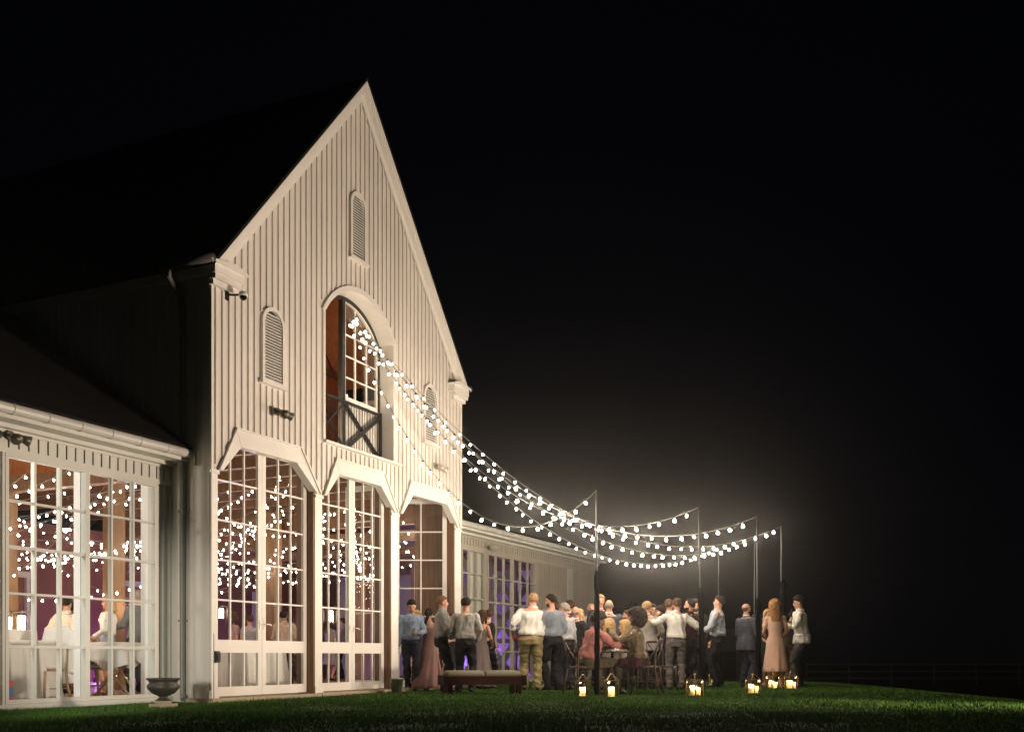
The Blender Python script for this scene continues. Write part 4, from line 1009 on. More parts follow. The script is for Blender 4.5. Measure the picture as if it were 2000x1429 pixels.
        if st in ('curly', 'afro', 'long', 'bob'): thr = np.interp(yv, [-1, -.3, .1, .4, .7, 1], [-1.1, -1.1, -.75, .05, .35, .40])
        mk = 1 / (1 + np.exp(-(D[:, 2] - thr) / .045))
        if st == 'bald': mk = mk / (1 + np.exp((D[:, 2] - top_) / .05))
        rg = nz(D, 9 if st in ('curly', 'afro', 'coils') else 7, sd, (1, 1, 1) if st in ('curly', 'afro') else (1.6, 1.6, .6), 4)
        amp = {'afro': .022, 'curly': .020, 'shaggy': .009, 'short': .008, 'bob': .008, 'long': .006, 'balding': .006}.get(st, .004)
        off = mk * (vol * (1 + .25 * np.clip(D[:, 2], 0, 1)) + amp * rg + .0035) - (1 - mk) * .030
        P = np.array(cen) + D * (np.array(rad) + off[:, None])
        vs = [HT(p) for p in P]; fs = [(i * n_ + j, i * n_ + (j + 1) % n_, (i + 1) * n_ + (j + 1) % n_, (i + 1) * n_ + j) for i in range(k_) for j in range(n_)]
        h = MB().add(vs, fs)
        extra = None
        if st in ('long', 'curly', 'bob', 'shaggy', 'pony', 'bun'):
            e_ = MB()
            def q(p): return HT(p)
            L_ = {'long': .30, 'curly': .27, 'bob': .10, 'shaggy': .02, 'pony': .26, 'bun': 0}[st]
            if st in ('long', 'curly', 'bob'):
                w0 = {'long': .092, 'curly': .098, 'bob': .098}[st]
                hb = [(0, -.035, 1.70), (0, -.055, 1.62), (0, -.075, 1.55), (0, -.095, 1.55 - L_ * .4), (0, -.10, 1.55 - L_ * .75), (0, -.095, 1.55 - L_)]
                ptsb = [HT(p) if p[2] > 1.5 else T(p) for p in hb]
                e_.tube(ptsb, [(w0 * .8, .05), (w0, .068), (w0 * 1.05, .06), (w0 * 1.08, .048), (w0 * .95, .042), (w0 * .55, .022)], 16, u=UX)
                for sg in (-1, 1): e_.tube([HT((sg * .074, .02, 1.70)), HT((sg * .092, .01, 1.63)), HT((sg * .095, 0, 1.56)), T((sg * .10, .0, 1.55 - L_ * .5)), T((sg * .095, -.01, 1.55 - L_ * .85))], [.018, .028, .032, .030, .015], 10)
            elif st == 'pony':
                e_.ell(HT((0, -.125, 1.69)), (.032, .03, .032)); e_.tube([HT((0, -.12, 1.70)), HT((0, -.165, 1.67)), HT((0, -.16, 1.58)), T((0, -.15, 1.45)), T((.01, -.14, 1.38))], [.022, .034, .036, .03, .01], 12)
            elif st == 'bun': e_.ell(HT((0, -.085, 1.765)), (.048, .046, .042), 14, 10)
            else: e_.tube([HT((0, -.06, 1.63)), HT((0, -.075, 1.56)), HT((0, -.07, 1.52))], [(.08, .04), (.075, .035), (.05, .02)], 12, u=UX)
            h.v, h.f, h.m = h.v, h.f, h.m; o0 = len(h.v); h.v += e_.v; h.f += [tuple(i + o0 for i in f) for f in e_.f]; h.m += [0] * len(e_.f)
        big = st in ('curly', 'afro', 'coils')
        def post_hair(co, no, me, big=big, st=st):
            if big: return co + no * (.012 * nz(co, 95, sd, (1, 1, 1), 3))[:, None], None
            return co + no * (.007 * nz(co, 90, sd, (1, 1, .25), 3))[:, None], None
        remesh_job('hair', h, hairmat, root, .0105, 1, post_hair)
    # ---- shoes
    if legs[0] != 'skirt' or True:
        for sg in (-1, 1):
            a = an[sg]; m = MB(); flat = .0
            m.tube([a + Vector((0, -.055, -.05)), a + Vector((0, -.03, -.045)), a + Vector((0, .05, -.052)), a + Vector((0, .13, -.063)), a + Vector((0, .175, -.07))], [(.030, .036), (.040, .045), (.046, .038), (.046, .028), (.024, .016)], 12, u=(1, 0, 0))
            m.build('shoe', shoes, root, True)
    # ---- legwear
    def fold(amp, f, stv):
        def g(co, no, me):
            q = co.copy(); q[:, 2] += .35 * np.abs(q[:, 0]) + .15 * q[:, 1]
            a_ = nz(q, f * .75, sd + 3, stv, 3); b_ = nz(q, f * 1.5, sd + 9, stv, 3)
            return co + no * (amp * np.maximum(1.0 - 2.4 * np.abs(a_) ** .8 + .5 * b_, -.45))[:, None], None
        return g
    if legs[0] == 'trousers':
        m = MB(); tm = fab('t' + '_'.join('%02d' % (c * 100) for c in legs[1]), legs[1])
        m.tube([Vector((0, 0, pz - .10)), Vector((0, 0, pz - .02)), Vector((0, 0, pz + .045))] if sit else [Vector((0, 0, pz - .12)), Vector((0, 0, pz - .03)), T((0, 0, pz + .045 - drop))], [(.155 * fx, .11 * fx), (.178 * fx, .130 * fx), (.158 * fx, .118 * fx)], 18, u=(1, 0, 0))
        for sg in (-1, 1):
            A, K, N = hip[sg], kn[sg], an[sg]; lf = .5 + .5 * fx
            m.limb([A, A.lerp(K, .35), A.lerp(K, .75), K, K.lerp(N, .4), N + Vector((0, 0, .05)), N + Vector((0, .01, -.035))], [.096 * lf, .092 * lf, .076 * lf, .070, .070, .062, .064], 14)
        remesh_job('trousers', m, tm, root, .0135, 1, fold(.016, 11, (1, 1, 1.7)))
        if belt and not sit:
            MB().tube([T((0, 0, .975)), T((0, 0, 1.008))], [(.166 * fx + .014, .117 * fx + .014), (.158 * fx + .012, .112 * fx + .012)], 22, u=UX).build('belt', SHOE, root, True)
    elif legs[0] in ('dress', 'skirt'):
        dm = fab('d' + '_'.join('%02d' % (c * 100) for c in legs[1]) + legs[2] if len(legs) > 2 else 'd' + '_'.join('%02d' % (c * 100) for c in legs[1]), legs[1], .6 if sheen else .8)
        rs = np.random.RandomState(sd)
        if sit:
            m = MB(); torso(m, .012, .9, 1.34 if not shoulders else 1.46); m.tube([Vector((0, 0, pz - .1)), Vector((0, 0, pz))], [(.18, .14), (.175, .13)], 18, u=(1, 0, 0))
            for sg in (-1, 1): m.limb([hip[sg], hip[sg].lerp(kn[sg], .5), kn[sg], kn[sg].lerp(an[sg], .5), kn[sg].lerp(an[sg], .9)], [.11, .10, .088, .09, .08], 14)
            remesh_job('dress', m, dm, root, .0135, 2, fold(.010, 12, (1, 1, .7)))
        else:
            # pleated skirt as one grown surface
            m = MB(); n = 56; rings = []
            zt = 1.36 if not shoulders else 1.455
            zs = [z for z in (zt, 1.40, 1.32, 1.24, 1.14, 1.06, .97) if z <= zt] if legs[0] == 'dress' else [1.02, .97]
            prof = {z: (w_, d_) for z, w_, d_, yy in TOR}
            zz = list(zs) + list(np.linspace(.90, hem, 12)); phs = rs.rand(4) * 6.28; dx = stride[1] * .5
            for z in zz:
                if z >= .95:
                    w_ = np.interp(z, [a[0] for a in TOR], [a[1] for a in TOR]); d_ = np.interp(z, [a[0] for a in TOR], [a[2] for a in TOR]); infl = .012; f = 0
                else:
                    f = (0.95 - z) / .95; w_ = .165 * hm + .12 * f ** 1.2; d_ = .125 + .13 * f; infl = .014
                c = T((0, 0, z)) if z > .93 else Vector((0, -dx * f, z))
                ring = []
                for j in range(n):
                    a = 2 * math.pi * j / n; pl = 1 + f * (.10 * math.sin(7 * a + phs[0]) + .07 * math.sin(12 * a + phs[1] + 2 * f)) + .01 * math.sin(5 * a + z * 20)
                    ring.append(c + UX * ((w_ + infl) * pl * math.cos(a)) + (TM @ Vector((0, 1, 0))) * ((d_ + infl) * pl * math.sin(a)))
                rings.append(ring)
            vs = [p for r_ in rings for p in r_]; k = len(rings)
            fs = [(i * n + j, i * n + (j + 1) % n, (i + 1) * n + (j + 1) % n, (i + 1) * n + j) for i in range(k - 1) for j in range(n)]; fs.append(tuple(range(n)))
            fs.append(tuple((k - 1) * n + j for j in range(n)))
            m.add(vs, fs).build('dress' if legs[0] == 'dress' else 'skirt', dm, root, True)
            if shoulders and legs[0] == 'dress':
                m = MB(); torso(m, .014, 1.3, 1.47)
                for sg in (-1, 1): m.limb([sh[sg], sh[sg].lerp(el[sg], .55)], [.060, .052], 12)
                remesh_job('sleeves', m, dm, root, .013, 1, fold(.006, 18, (1, 1, 1)))
    # ---- tops
    kind = top_wear[0]
    if kind in ('shirt', 'rolled', 'jacket', 'vest', 'tee', 'open'):
        cm = fab('s' + '_'.join('%02d' % (c * 100) for c in col), col, .8)
        m = MB()
        if kind == 'jacket':
            torso(m, .024, .9, 1.46); m.tube([T((0, -.005, .97)), T((0, -.005, .94)) if False else Vector((0, -.005, .90 + drop)), Vector((0, -.008, .78 + drop))] if not sit else [T((0, 0, 1.0)), Vector((0, -.02, pz - .06))], [(.19 * fx, .14 * fx), (.20 * fx, .15 * fx), (.205 * fx, .155 * fx)] if not sit else [(.19 * fx, .15), (.20 * fx, .16)], 20, u=UX)
            m.tube([T((0, -.012, 1.45)), T((0, -.018, 1.50))], [(.085, .078), (.066, .064)], 14, u=UX)
        else:
            loose = {'shirt': .016, 'rolled': .020, 'vest': .018, 'tee': .014, 'open': .022}[kind]
            torso(m, loose, 1.0, 1.46, extra=lambda z: .014 * math.exp(-((z - 1.08) / .05) ** 2))
            m.tube([T((0, 0, .995)), T((0, 0, 1.02)), T((0, 0, 1.07))], [(.166 * fx + .006, .117 * fx + .006), (.166 * fx + .016, .12 * fx + .018), (.16 * fx + .02, .115 * fx + .022)], 20, u=UX)
            if kind == 'open': m.tube([T((0, 0, 1.02)), Vector((0, 0, .86 + drop))], [(.205 * fx, .16 * fx), (.215 * fx, .17 * fx)], 20, u=UX)
            m.tube([T((0, -.008, 1.45)), T((0, -.010, 1.485)), T((0, -.012, 1.512))], [(.09, .08), (.070, .068), (.066, .066)], 14, u=UX)
        for sg in (-1, 1):
            S_, E_, W_ = sh[sg], el[sg], wr[sg]; aw = 1.0 if kind != 'jacket' else 1.12
            m.ell(S_ - Vector((sg * .016, 0, .004)), (.062 * aw, .063 * aw, .056 * aw), 12, 10)
            if kind == 'tee' or kind == 'vest' and woman: m.limb([S_, S_.lerp(E_, .6)], [.062, .058], 12)
            elif kind == 'rolled': m.limb([S_, S_.lerp(E_, .5), E_, E_.lerp(W_, .25)], [.062, .060, .054, .054], 12)
            else: m.limb([S_, S_.lerp(E_, .5), E_, E_.lerp(W_, .45), E_.lerp(W_, .93)], [.061 * aw, .058 * aw, .050 * aw, .046 * aw, .037 * aw], 12)
        nm = {'jacket': 'jacket', 'vest': 'vest', 'open': 'shirt', 'rolled': 'shirt', 'tee': 'shirt', 'shirt': 'shirt'}[kind]
        remesh_job(nm, m, cm, root, .0125, 1, fold(.024 if kind != 'jacket' else .013, 11, (1.1, 1.1, .75)))
        if kind == 'jacket': MB().tube([T((0, -.010, 1.485)), T((0, -.014, 1.525))], [(.070, .069), (.066, .066)], 16, u=UX).build('collar', M_LINEN, root, True)
        if top_wear[1] == 'tie': MB().tube([T((0, .085, 1.475)), T((0, .128, 1.40)), T((0, .140, 1.30)), T((0, .135, 1.18)), T((0, .125, 1.08))], [(.018, .01), (.022, .008), (.028, .007), (.032, .007), (.02, .005)], 8, u=UX).build('tie', mat('dark_tie', (.02, .022, .03), .6), root, True)
    if cardigan:
        m = MB(); torso(m, .026, 1.05, 1.46)
        for sg in (-1, 1): m.limb([sh[sg], sh[sg].lerp(el[sg], .5), el[sg], el[sg].lerp(wr[sg], .8)], [.064, .058, .052, .045], 12)
        remesh_job('cardigan', m, fab('cardigan', cardigan), root, .013, 1, fold(.006, 16, (1, 1, .8)))
    root['_h'] = 0; del root['_h']
    M = Matrix.LocRotScale(root.location, root.rotation_euler, root.scale)
    return root, {sg: (M @ hd[sg][0]) for sg in hd}
BLK = (.014, .014, .017); NAVY = (.030, .034, .055); WHITE = (.74, .71, .66); GREYS = (.34, .335, .32)
MATS['fabric_s30_22_13'] = mat('fabric_sequins', (.20, .15, .09), .3, metal=.55, noise=.3, scale=160, bump=1.0, bscale=420)
def cup(loc, label, kind='wine', col=None):
    if kind == 'wine':
        wineglass(loc[0], loc[1], loc[2] - .06, label)
    else:
        r = thing('plastic_cup', label, 'cup', (loc[0], loc[1], loc[2] - .05)); MB().lathe([(.028, 0), (.038, .10), (.036, .10), (.026, .008)], n=14).build('cup_body', mat('red_drink', (.5, .04, .05), .2), r, True)
# -- group by the open door
_, h = person('man in a light blue shirt looking down beside the open door', 803, 18.9, 1170, 172, ('shirt', ''), (.30, .37, .50), ('trousers', (.035, .04, .06)), ('short', 'dark'), 'tan', aL=(.10, .25, 1.10), aR=(.25, .10, .86), head=(6, 22), lean=(4, 0), stride=(.10, -.06), spread=.06)
cup(h[-1], 'wine glass in the raised hand of the man in the light blue shirt')
person('blonde woman mostly hidden behind the man in the light blue shirt', 817, 20.3, 1192, 178, ('none', ''), legs=('dress', (.05, .05, .07)), hair=('long', 'blond'), woman=True, aL='waist', aR='down')
person('woman in a long dusty mauve dress with dark tied hair, seen from behind', 838, 19.0, 1188, 20, ('none', ''), legs=('dress', (.26, .14, .13)), hair=('pony', 'dark'), skin='tan', woman=True, aL=(.22, .08, .92), aR='waist', head=(20, 0), hem=.06, stride=(0, .5), shoulders=False, sheen=True)
_, h = person('red haired man in a grey shirt and dark tie, in profile facing right', 862, 18.2, 1163, 80, ('shirt', 'tie'), (.30, .29, .27), ('trousers', BLK), ('short', 'red'), 'fair', aL=(.10, .30, 1.16), aR=(.13, .28, 1.06), spread=.07)
cup(h[-1], 'wine glass held by the red haired man in the grey shirt')
person('woman in a dark floral dress hidden between the two grey shirts', 883, 19.6, 1196, -150, ('none', ''), legs=('dress', (.05, .05, .06), 'f'), hair=('long', 'brown'), woman=True, aL='hold', aR='waist', hem=.5)
person('dark haired man in a grey shirt seen from behind, behind the bench', 909, 17.9, 1166, 4, ('shirt', ''), (.30, .29, .27), ('trousers', BLK), ('short', 'dark'), 'fair', aL='waist', aR='hipin', spread=.13, fat=1.05)
person('woman in a grey mauve strapless dress with brown hair and bare back', 939, 19.6, 1192, 25, ('none', ''), legs=('dress', (.24, .19, .18)), hair=('bob', 'brown'), woman=True, aL='hold', aR='waist', hem=.08, shoulders=False)
person('man in a black suit turned away beside the woman in grey mauve', 953, 20.2, 1190, 55, ('jacket', ''), (.018, .018, .02), ('trousers', BLK), ('short', 'brown'), 'fair', aL='waist', aR='pocket', head=(70, 0), spread=.07)
# -- group round the khaki trousers
_, h = person('large man in a loose white shirt and khaki trousers seen from behind', 1037, 18.9, 1157, 2, ('rolled', ''), WHITE, ('trousers', (.30, .24, .12)), ('buzz', 'sandy'), 'fair', aL=(.30, .10, 1.00), aR='waist', fat=1.18, spread=.12)
cup(h[-1] + Vector((-.03, -.02, .0)), 'cup of red drink held by the man in khaki trousers', 'cup')
person('woman whose bare leg shows behind the khaki trousers', 1060, 20.6, 1192, -140, ('none', ''), legs=('dress', (.03, .03, .04)), hair=('long', 'brown'), woman=True, aL='waist', aR='waist', hem=.62, skin='tan', shoes=SKIN['tan'])
person('man in a slate blue shirt and black trousers, face in profile to the left', 1080, 19.0, 1160, -28, ('rolled', ''), (.20, .23, .27), ('trousers', BLK), ('short', 'dark'), 'fair', aL='down', aR='pocket', head=(35, 0), spread=.12, fat=1.06, beard=True)
person('brown haired man whose head shows over the slate blue shoulder', 1090, 21.5, 1176, 20, ('shirt', ''), (.2, .2, .22), ('trousers', BLK), ('short', 'brown'), aL='waist')
person('older grey haired man in a pale grey shirt facing left', 1105, 19.2, 1177, -30, ('shirt', ''), (.40, .41, .43), ('trousers', (.02, .02, .028)), ('short', 'grey'), 'fair', aL='waist', aR='down', head=(20, 0), fat=1.06, spread=.12)
person('dark haired man at the back, only his hair above the grey haired man', 1110, 22.6, 1172, -60, ('jacket', ''), (.03, .03, .035), ('trousers', BLK), ('short', 'brown'))
person('bald man in a black suit between the grey shirt and the light pole', 1123, 19.8, 1184, 40, ('jacket', ''), (.022, .022, .024), ('trousers', BLK), ('bald', 'grey'), 'fair', aL='waist', aR='waist', spread=.12)
person('blonde woman with bare shoulders behind the bald man in black', 1133, 21.0, 1190, 90, ('none', ''), legs=('dress', (.30, .12, .12)), hair=('long', 'blond'), woman=True, aL='waist', aR='waist', shoulders=False)
person('pink faced man at the back just left of the nearest pole', 1151, 23.0, 1177, 165, ('shirt', ''), (.5, .45, .42), ('trousers', BLK), ('bald', 'grey'))
person('tall sandy haired man in a dark suit behind the nearest pole', 1169, 21.2, 1161, 160, ('jacket', 'tie'), (.035, .035, .04), ('trousers', BLK), ('short', 'sandy'), aL='waist', aR='waist', head=(-15, 0))
person('bald man in a blue grey suit jacket seen from behind', 1189, 20.4, 1171, 3, ('jacket', ''), (.085, .09, .12), ('trousers', NAVY), ('bald', 'grey'), 'fair', aL='waist', aR='waist', fat=1.12, head=(-10, 0))
# -- seated
person('seated man in a salmon shirt leaning towards the woman in sequins', 1147, 17.0, 0, 72, ('shirt', ''), (.34, .14, .125), ('trousers', (.07, .06, .035)), ('coils', 'dark'), 'brown', aL=(.06, .66, .80), aR=(.10, .60, .76), lean=(16, 0), seat=.46, H=1.80, fat=1.12, head=(-4, 0), spread=.13)
person('seated woman in a gold sequined top with curly dark hair, laughing', 1246, 17.0, 0, -72, ('shirt', ''), (.30, .22, .13), ('trousers', (.05, .018, .022)), ('afro', 'dark'), 'brown', woman=True, aL=(.12, .45, 1.02), aR=(.06, .60, .74), lean=(4, 0), seat=.47, H=1.76, head=(8, -8))
person('seated woman with curly blonde hair seen from behind', 1190, 19.0, 0, 6, ('none', ''), legs=('dress', (.20, .20, .20), 'b'), hair=('curly', 'blond'), woman=True, seat=.45, H=1.66, aL=(.12, .3, .78), aR=(.12, .3, .78), shoulders=False)
person('seated woman with straight blonde hair facing left', 1219, 19.3, 0, -60, ('none', ''), legs=('dress', (.45, .42, .38), 'c'), hair=('long', 'blond'), woman=True, seat=.45, H=1.68, aL=(.1, .3, .95), aR=(.12, .3, .78), head=(20, 0))
# -- middle group
person('bearded man in a white shirt with brown hair, profile to the left', 1223, 20.6, 1191, -85, ('shirt', ''), (.7, .66, .62), ('trousers', BLK), ('short', 'brown'), aL='waist', aR='waist', beard=True)
person('sandy haired man behind the curly haired seated woman', 1241, 21.2, 1187, 10, ('shirt', ''), (.5, .5, .48), ('trousers', BLK), ('short', 'sandy'), aL='waist', aR='waist')
person('man in a light grey suit jacket with sandy hair, back to the camera', 1264, 19.8, 1174, 25, ('jacket', ''), (.36, .33, .30), ('trousers', BLK), ('short', 'sandy'), aL='waist', aR=(.25, .20, 1.05), fat=1.08)
person('woman with high bun smiling towards the camera behind the grey suit', 1278, 21.2, 1180, 172, ('none', ''), legs=('dress', (.03, .03, .035), 'e'), hair=('bun', 'dark'), skin='olive', woman=True, aL='waist', aR='waist')
person('woman in a black dress with pinned dark curls, profile to the left', 1291, 20.3, 1183, -75, ('none', ''), legs=('dress', (.012, .012, .014), 'g'), hair=('bun', 'dark'), skin='olive', woman=True, aL='waist', aR='waist', hem=.5, head=(0, 8))
person('brown haired man hidden behind the man in the grey tweed trousers', 1309, 21.6, 1170, 30, ('shirt', ''), (.5, .48, .46), ('trousers', BLK), ('short', 'brown'), aL='waist', aR='waist')
person('man in a white shirt and grey tweed trousers with both arms out', 1320, 19.4, 1168, 6, ('rolled', ''), WHITE, ('trousers', (.15, .13, .125)), ('short', 'brown'), 'fair', aL=(.52, .16, 1.36), aR=(.50, .22, 1.16), spread=.11, head=(25, 0))
person('man in a burgundy shirt with receding hair, arm over the white shirt', 1347, 19.9, 1169, -50, ('shirt', ''), (.060, .014, .018), ('trousers', (.025, .012, .014)), ('balding', 'dark'), 'fair', aL=(.40, .42, 1.44), aR='waist', beard=True, head=(25, 0))
person('long haired man in a dark waistcoat and white collar facing the camera', 1361, 21.3, 1171, 172, ('jacket', ''), (.04, .035, .032), ('trousers', BLK), ('shaggy', 'brown'), 'fair', aL='pocket', aR='down', beard=True)
_, h = person('man in a pale blue shirt and dark tie, profile to the left, holding a glass', 1402, 20.9, 1163, -72, ('rolled', 'tie'), (.40, .44, .50), ('trousers', BLK), ('short', 'dark'), 'fair', aL=(.16, .34, 1.04), aR='low', head=(0, -6), spread=.09)
cup(h[-1] + Vector((0, 0, .03)), 'wine glass held out by the man in the pale blue shirt')
# -- right group
person('bald man in a navy suit facing away to the right', 1458, 20.9, 1178, 48, ('jacket', ''), (.060, .064, .085), ('trousers', NAVY), ('bald', 'brown'), 'tan', aL='waist', aR='waist', fat=1.08, spread=.12, head=(-12, 0), beard=True)
person('guest in dark red behind the twin poles holding a drink', 1477, 22.2, 1198, -80, ('jacket', ''), (.035, .012, .014), ('trousers', (.02, .01, .012)), ('short', 'dark'), 'olive', aL='hold', aR='chest')
person('woman in a black dress half hidden behind the peach dress', 1502, 21.8, 1190, 175, ('none', ''), legs=('dress', (.012, .012, .014), 'h'), hair=('long', 'sandy'), woman=True, aL='waist', aR='waist', hem=.5, skin='tan', shoes=SKIN['tan'])
person('woman in a long peach dress with wavy auburn hair seen from behind', 1515, 20.4, 1173, 8, ('none', ''), legs=('dress', (.56, .36, .28), 'p'), hair=('curly', 'auburn'), woman=True, aL='waist', aR='waist', hem=.34, skin='tan', shoes=SKIN['tan'])
person('dark haired woman in a brown jumpsuit hugging the man on the far right', 1540, 21.2, 1192, 70, ('shirt', ''), (.075, .045, .032), ('trousers', (.11, .075, .05)), ('bun', 'dark'), 'tan', woman=True, aL=(.16, .36, 1.22), aR=(.12, .34, 1.26), lean=(8, 0), head=(-25, 18), spread=.12)
person('rightmost man, white shirt and grey trousers, being hugged', 1566, 20.9, 1164, -70, ('open', ''), (.76, .75, .70), ('trousers', (.10, .085, .085)), ('coils', 'dark'), 'tan', aL=(.20, .30, 1.20), aR=(.15, .28, 1.14), lean=(4, 0), head=(6, 6), spread=.10)
# -- inside the hall
def hall(px, s_, ): 
    d = np.array([FW[0] + RT[0] * (px - 1000) / F_PX, FW[1] + RT[1] * (px - 1000) / F_PX]); k = (s_ - CAMY) / d[1]; return (CAMX + d[0] * k, s_)
IG = 'guests inside the barn'
def inside(label, px, s_, top, face, *a, **k):
    p = hall(px, s_); Z = (p[0] - CAMX) * FW[0] + (p[1] - CAMY) * FW[1]
    return person(label, 0, Z, top, face, *a, xy=p, H=min(1.9, max(1.5, hz(top, Z) - .05)), zbase=.048, group=IG, **k)
inside('man in a white shirt with his back to the left window', 128, 3.6, 1176, 15, ('rolled', ''), (.72, .66, .58), ('trousers', (.03, .03, .035)), ('short', 'dark'), 'tan', aL=(.36, .12, .98), aR='waist', fat=1.05)
inside('dark haired guest right behind the white shirted man inside', 148, 4.6, 1178, 30, ('jacket', ''), (.03, .03, .035), ('trousers', BLK), ('short', 'dark'))
inside('blonde woman in a white cardigan and pale floral dress at the folding stand', 211, 2.5, 1178, -105, ('none', ''), legs=('dress', (.42, .48, .58), 'w'), hair=('bob', 'blond'), woman=True, aL='waist', aR='waist', hem=.52, cardigan=(.78, .76, .72), skin='fair', shoes=SKIN['fair'])
inside('grey haired man in a grey jacket behind the right edge of the left window', 268, 3.0, 1152, -60, ('jacket', ''), (.16, .17, .18), ('trousers', BLK), ('short', 'grey'), aL='hold')
inside('man in a blush shirt with his back to the left pair of doors', 556, 3.4, 1196, 10, ('shirt', ''), (.55, .40, .30), ('trousers', BLK), ('short', 'dark'), 'tan', fat=1.15, aL='waist', aR='waist')
inside('guest in a pink dress behind the left pair of doors', 455, 4.8, 1212, 60, ('none', ''), legs=('dress', (.42, .25, .26), 'k'), hair=('long', 'brown'), woman=True)
inside('guest in a silver dress behind the left pair of doors', 485, 5.6, 1206, -30, ('none', ''), legs=('dress', (.40, .38, .40), 'l'), hair=('bun', 'brown'), woman=True)
inside('red haired guest beside the blush shirted man indoors', 524, 4.9, 1210, 100, ('shirt', ''), (.55, .42, .40), ('trousers', BLK), ('short', 'red'))
inside('guest in a dark jacket right of the blush shirt indoors', 588, 5.2, 1205, -70, ('jacket', ''), (.05, .05, .06), ('trousers', BLK), ('short', 'dark'))
inside('guest in a grey dress behind the middle doors', 645, 5.0, 1208, 40, ('none', ''), legs=('dress', (.25, .22, .24), 'm'), hair=('long', 'dark'), woman=True)
inside('guest in a lilac shirt behind the middle doors', 668, 6.2, 1206, -90, ('shirt', ''), (.38, .30, .42), ('trousers', BLK), ('short', 'brown'))
inside('man in a tan shirt seen through the right leaf of the middle doors', 722, 4.4, 1193, -40, ('shirt', ''), (.42, .30, .22), ('trousers', BLK), ('short', 'dark'), 'olive')
inside('guest in a plum dress behind the middle doors', 703, 5.6, 1204, 150, ('none', ''), legs=('dress', (.18, .07, .12), 'n'), hair=('bob', 'dark'), woman=True)
run_jobs()

# ------------------------------------------------------------------ hall furniture seen through the left window
def cloth_table(px, s_, w_, d_, h, label, rz=0):
    p = hall(px, s_); t = thing('banquet_table', label.replace('white cloth draped over', 'folding table under').replace('cloth', 'linen'), 'table', (*p, .046), rz, None)
    MB().box(-w_ / 2 + .01, w_ / 2 - .01, -d_ / 2 + .01, d_ / 2 - .01, h - .03, h - .003).build('tabletop', M_OAK, t)
    for sx in (-1, 1): MB().box(sx * (w_ / 2 - .1) - .02, sx * (w_ / 2 - .1) + .02, -d_ / 2 + .08, d_ / 2 - .08, 0, h - .031).build('leg', M_IRON, t)
    n = 96; vs = []; rs = np.random.RandomState(int(px) + 500); ph = rs.rand(3) * 6.28
    def per(u):
        P_ = 2 * (w_ + d_); q = u * P_
        if q < w_: return (-w_ / 2 + q, -d_ / 2)
        q -= w_
        if q < d_: return (w_ / 2, -d_ / 2 + q)
        q -= d_
        if q < w_: return (w_ / 2 - q, d_ / 2)
        return (-w_ / 2, d_ / 2 - (q - w_))
    lv = [(0, h + .004), (.0, h + .003), (.006, h - .02), (.02, h * .66), (.045, h * .33), (.07, .012)]
    for k, (o, z) in enumerate(lv):
        for j in range(n):
            u = j / n; x_, y_ = per(u); f = max(0, (h - z) / h); wv = f * (.035 * math.sin(2 * math.pi * u * 15 + ph[0]) + .022 * math.sin(2 * math.pi * u * 26 + ph[1])) + o
            L_ = math.hypot(x_, y_); vs.append((x_ * (1 + wv / L_), y_ * (1 + wv / L_), z) if k else (x_ * .98, y_ * .98, z))
    fs = [(i * n + j, i * n + (j + 1) % n, (i + 1) * n + (j + 1) % n, (i + 1) * n + j) for i in range(len(lv) - 1) for j in range(n)] + [tuple(range(n))]
    c = MB().add(vs, fs).build('tablecloth', M_LINEN, None, True); c.location = (*p, .046); c.rotation_euler = (0, 0, rz); tag(c, label, 'tablecloth'); return p
cloth_table(20, 1.75, .9, .7, .78, 'white cloth draped over the table at the left end of the left window', .1)
cloth_table(-40, 3.0, 1.2, .8, .95, 'white cloth draped over the taller table at the far left behind it', 0)
cloth_table(475, 1.9, 1.3, .8, .76, 'pale cloth draped over the table just behind the left pair of doors', 0)
p = hall(88, 1.55); crossback_chair(*p, cam_rz(-160), 'oak crossback chair with the white jacket over its back', M_OAK, 'oak crossback chairs inside the left wing', M_LINEN)
p2 = (p[0], p[1])
jk = MB(); jk.tube([(0, -.24, .98), (0, -.245, .93), (0, -.25, .80), (0, -.255, .60), (0, -.27, .35), (0, -.28, .22)], [(.16, .03), (.215, .055), (.225, .075), (.235, .085), (.25, .09), (.26, .08)], 22, u=(1, 0, 0))
jk.tube([(.20, -.26, .92), (.245, -.25, .75), (.26, -.24, .55), (.25, -.22, .36)], [.05, .052, .045, .04], 12); jk.tube([(-.20, -.26, .92), (-.245, -.25, .75), (-.26, -.24, .55), (-.25, -.22, .36)], [.05, .052, .045, .04], 12)
jo = thing('white_jacket', 'white jacket hung over the back of the oak chair by the left window', 'jacket', (*p2, .048), cam_rz(-160)); remesh_job('cloth_body', jk, M_LINEN, jo, .014, 2, lambda co, no, me: (co + no * (.012 * nz(co, 14, 5, (1.3, 1.3, .5), 4))[:, None], None)); run_jobs()
for q, (px_, s_, fc, l) in enumerate(((128, 1.9, 150, 'oak chair with a pale seat pad left of the white window post'), (150, 2.3, 200, 'oak chair behind the white window post'), (182, 2.0, 100, 'oak chair between the post and the folding stand'))):
    crossback_chair(*hall(px_, s_), cam_rz(fc), l, M_OAK, 'oak crossback chairs inside the left wing', M_LINEN)
p = hall(228, 1.7); t = thing('folding_stand', 'folding wooden tray stand under a white cloth beside the blonde woman', 'stand', (*p, .046), YAW)
for sy in (-.16, .16):
    for a, b in ((-.26, .26), (.26, -.26)): MB().bar((a, sy + (.012 if a < 0 else -.012), 0), (b, sy + (.012 if a < 0 else -.012), .74), .022, .035, (0, 1, 0)).build('leg', M_OAK, t)
MB().bar((-.26, -.2, .05), (-.26, .2, .05), .02, .03).bar((.26, -.2, .05), (.26, .2, .05), .02, .03).build('stretcher', M_OAK, t)
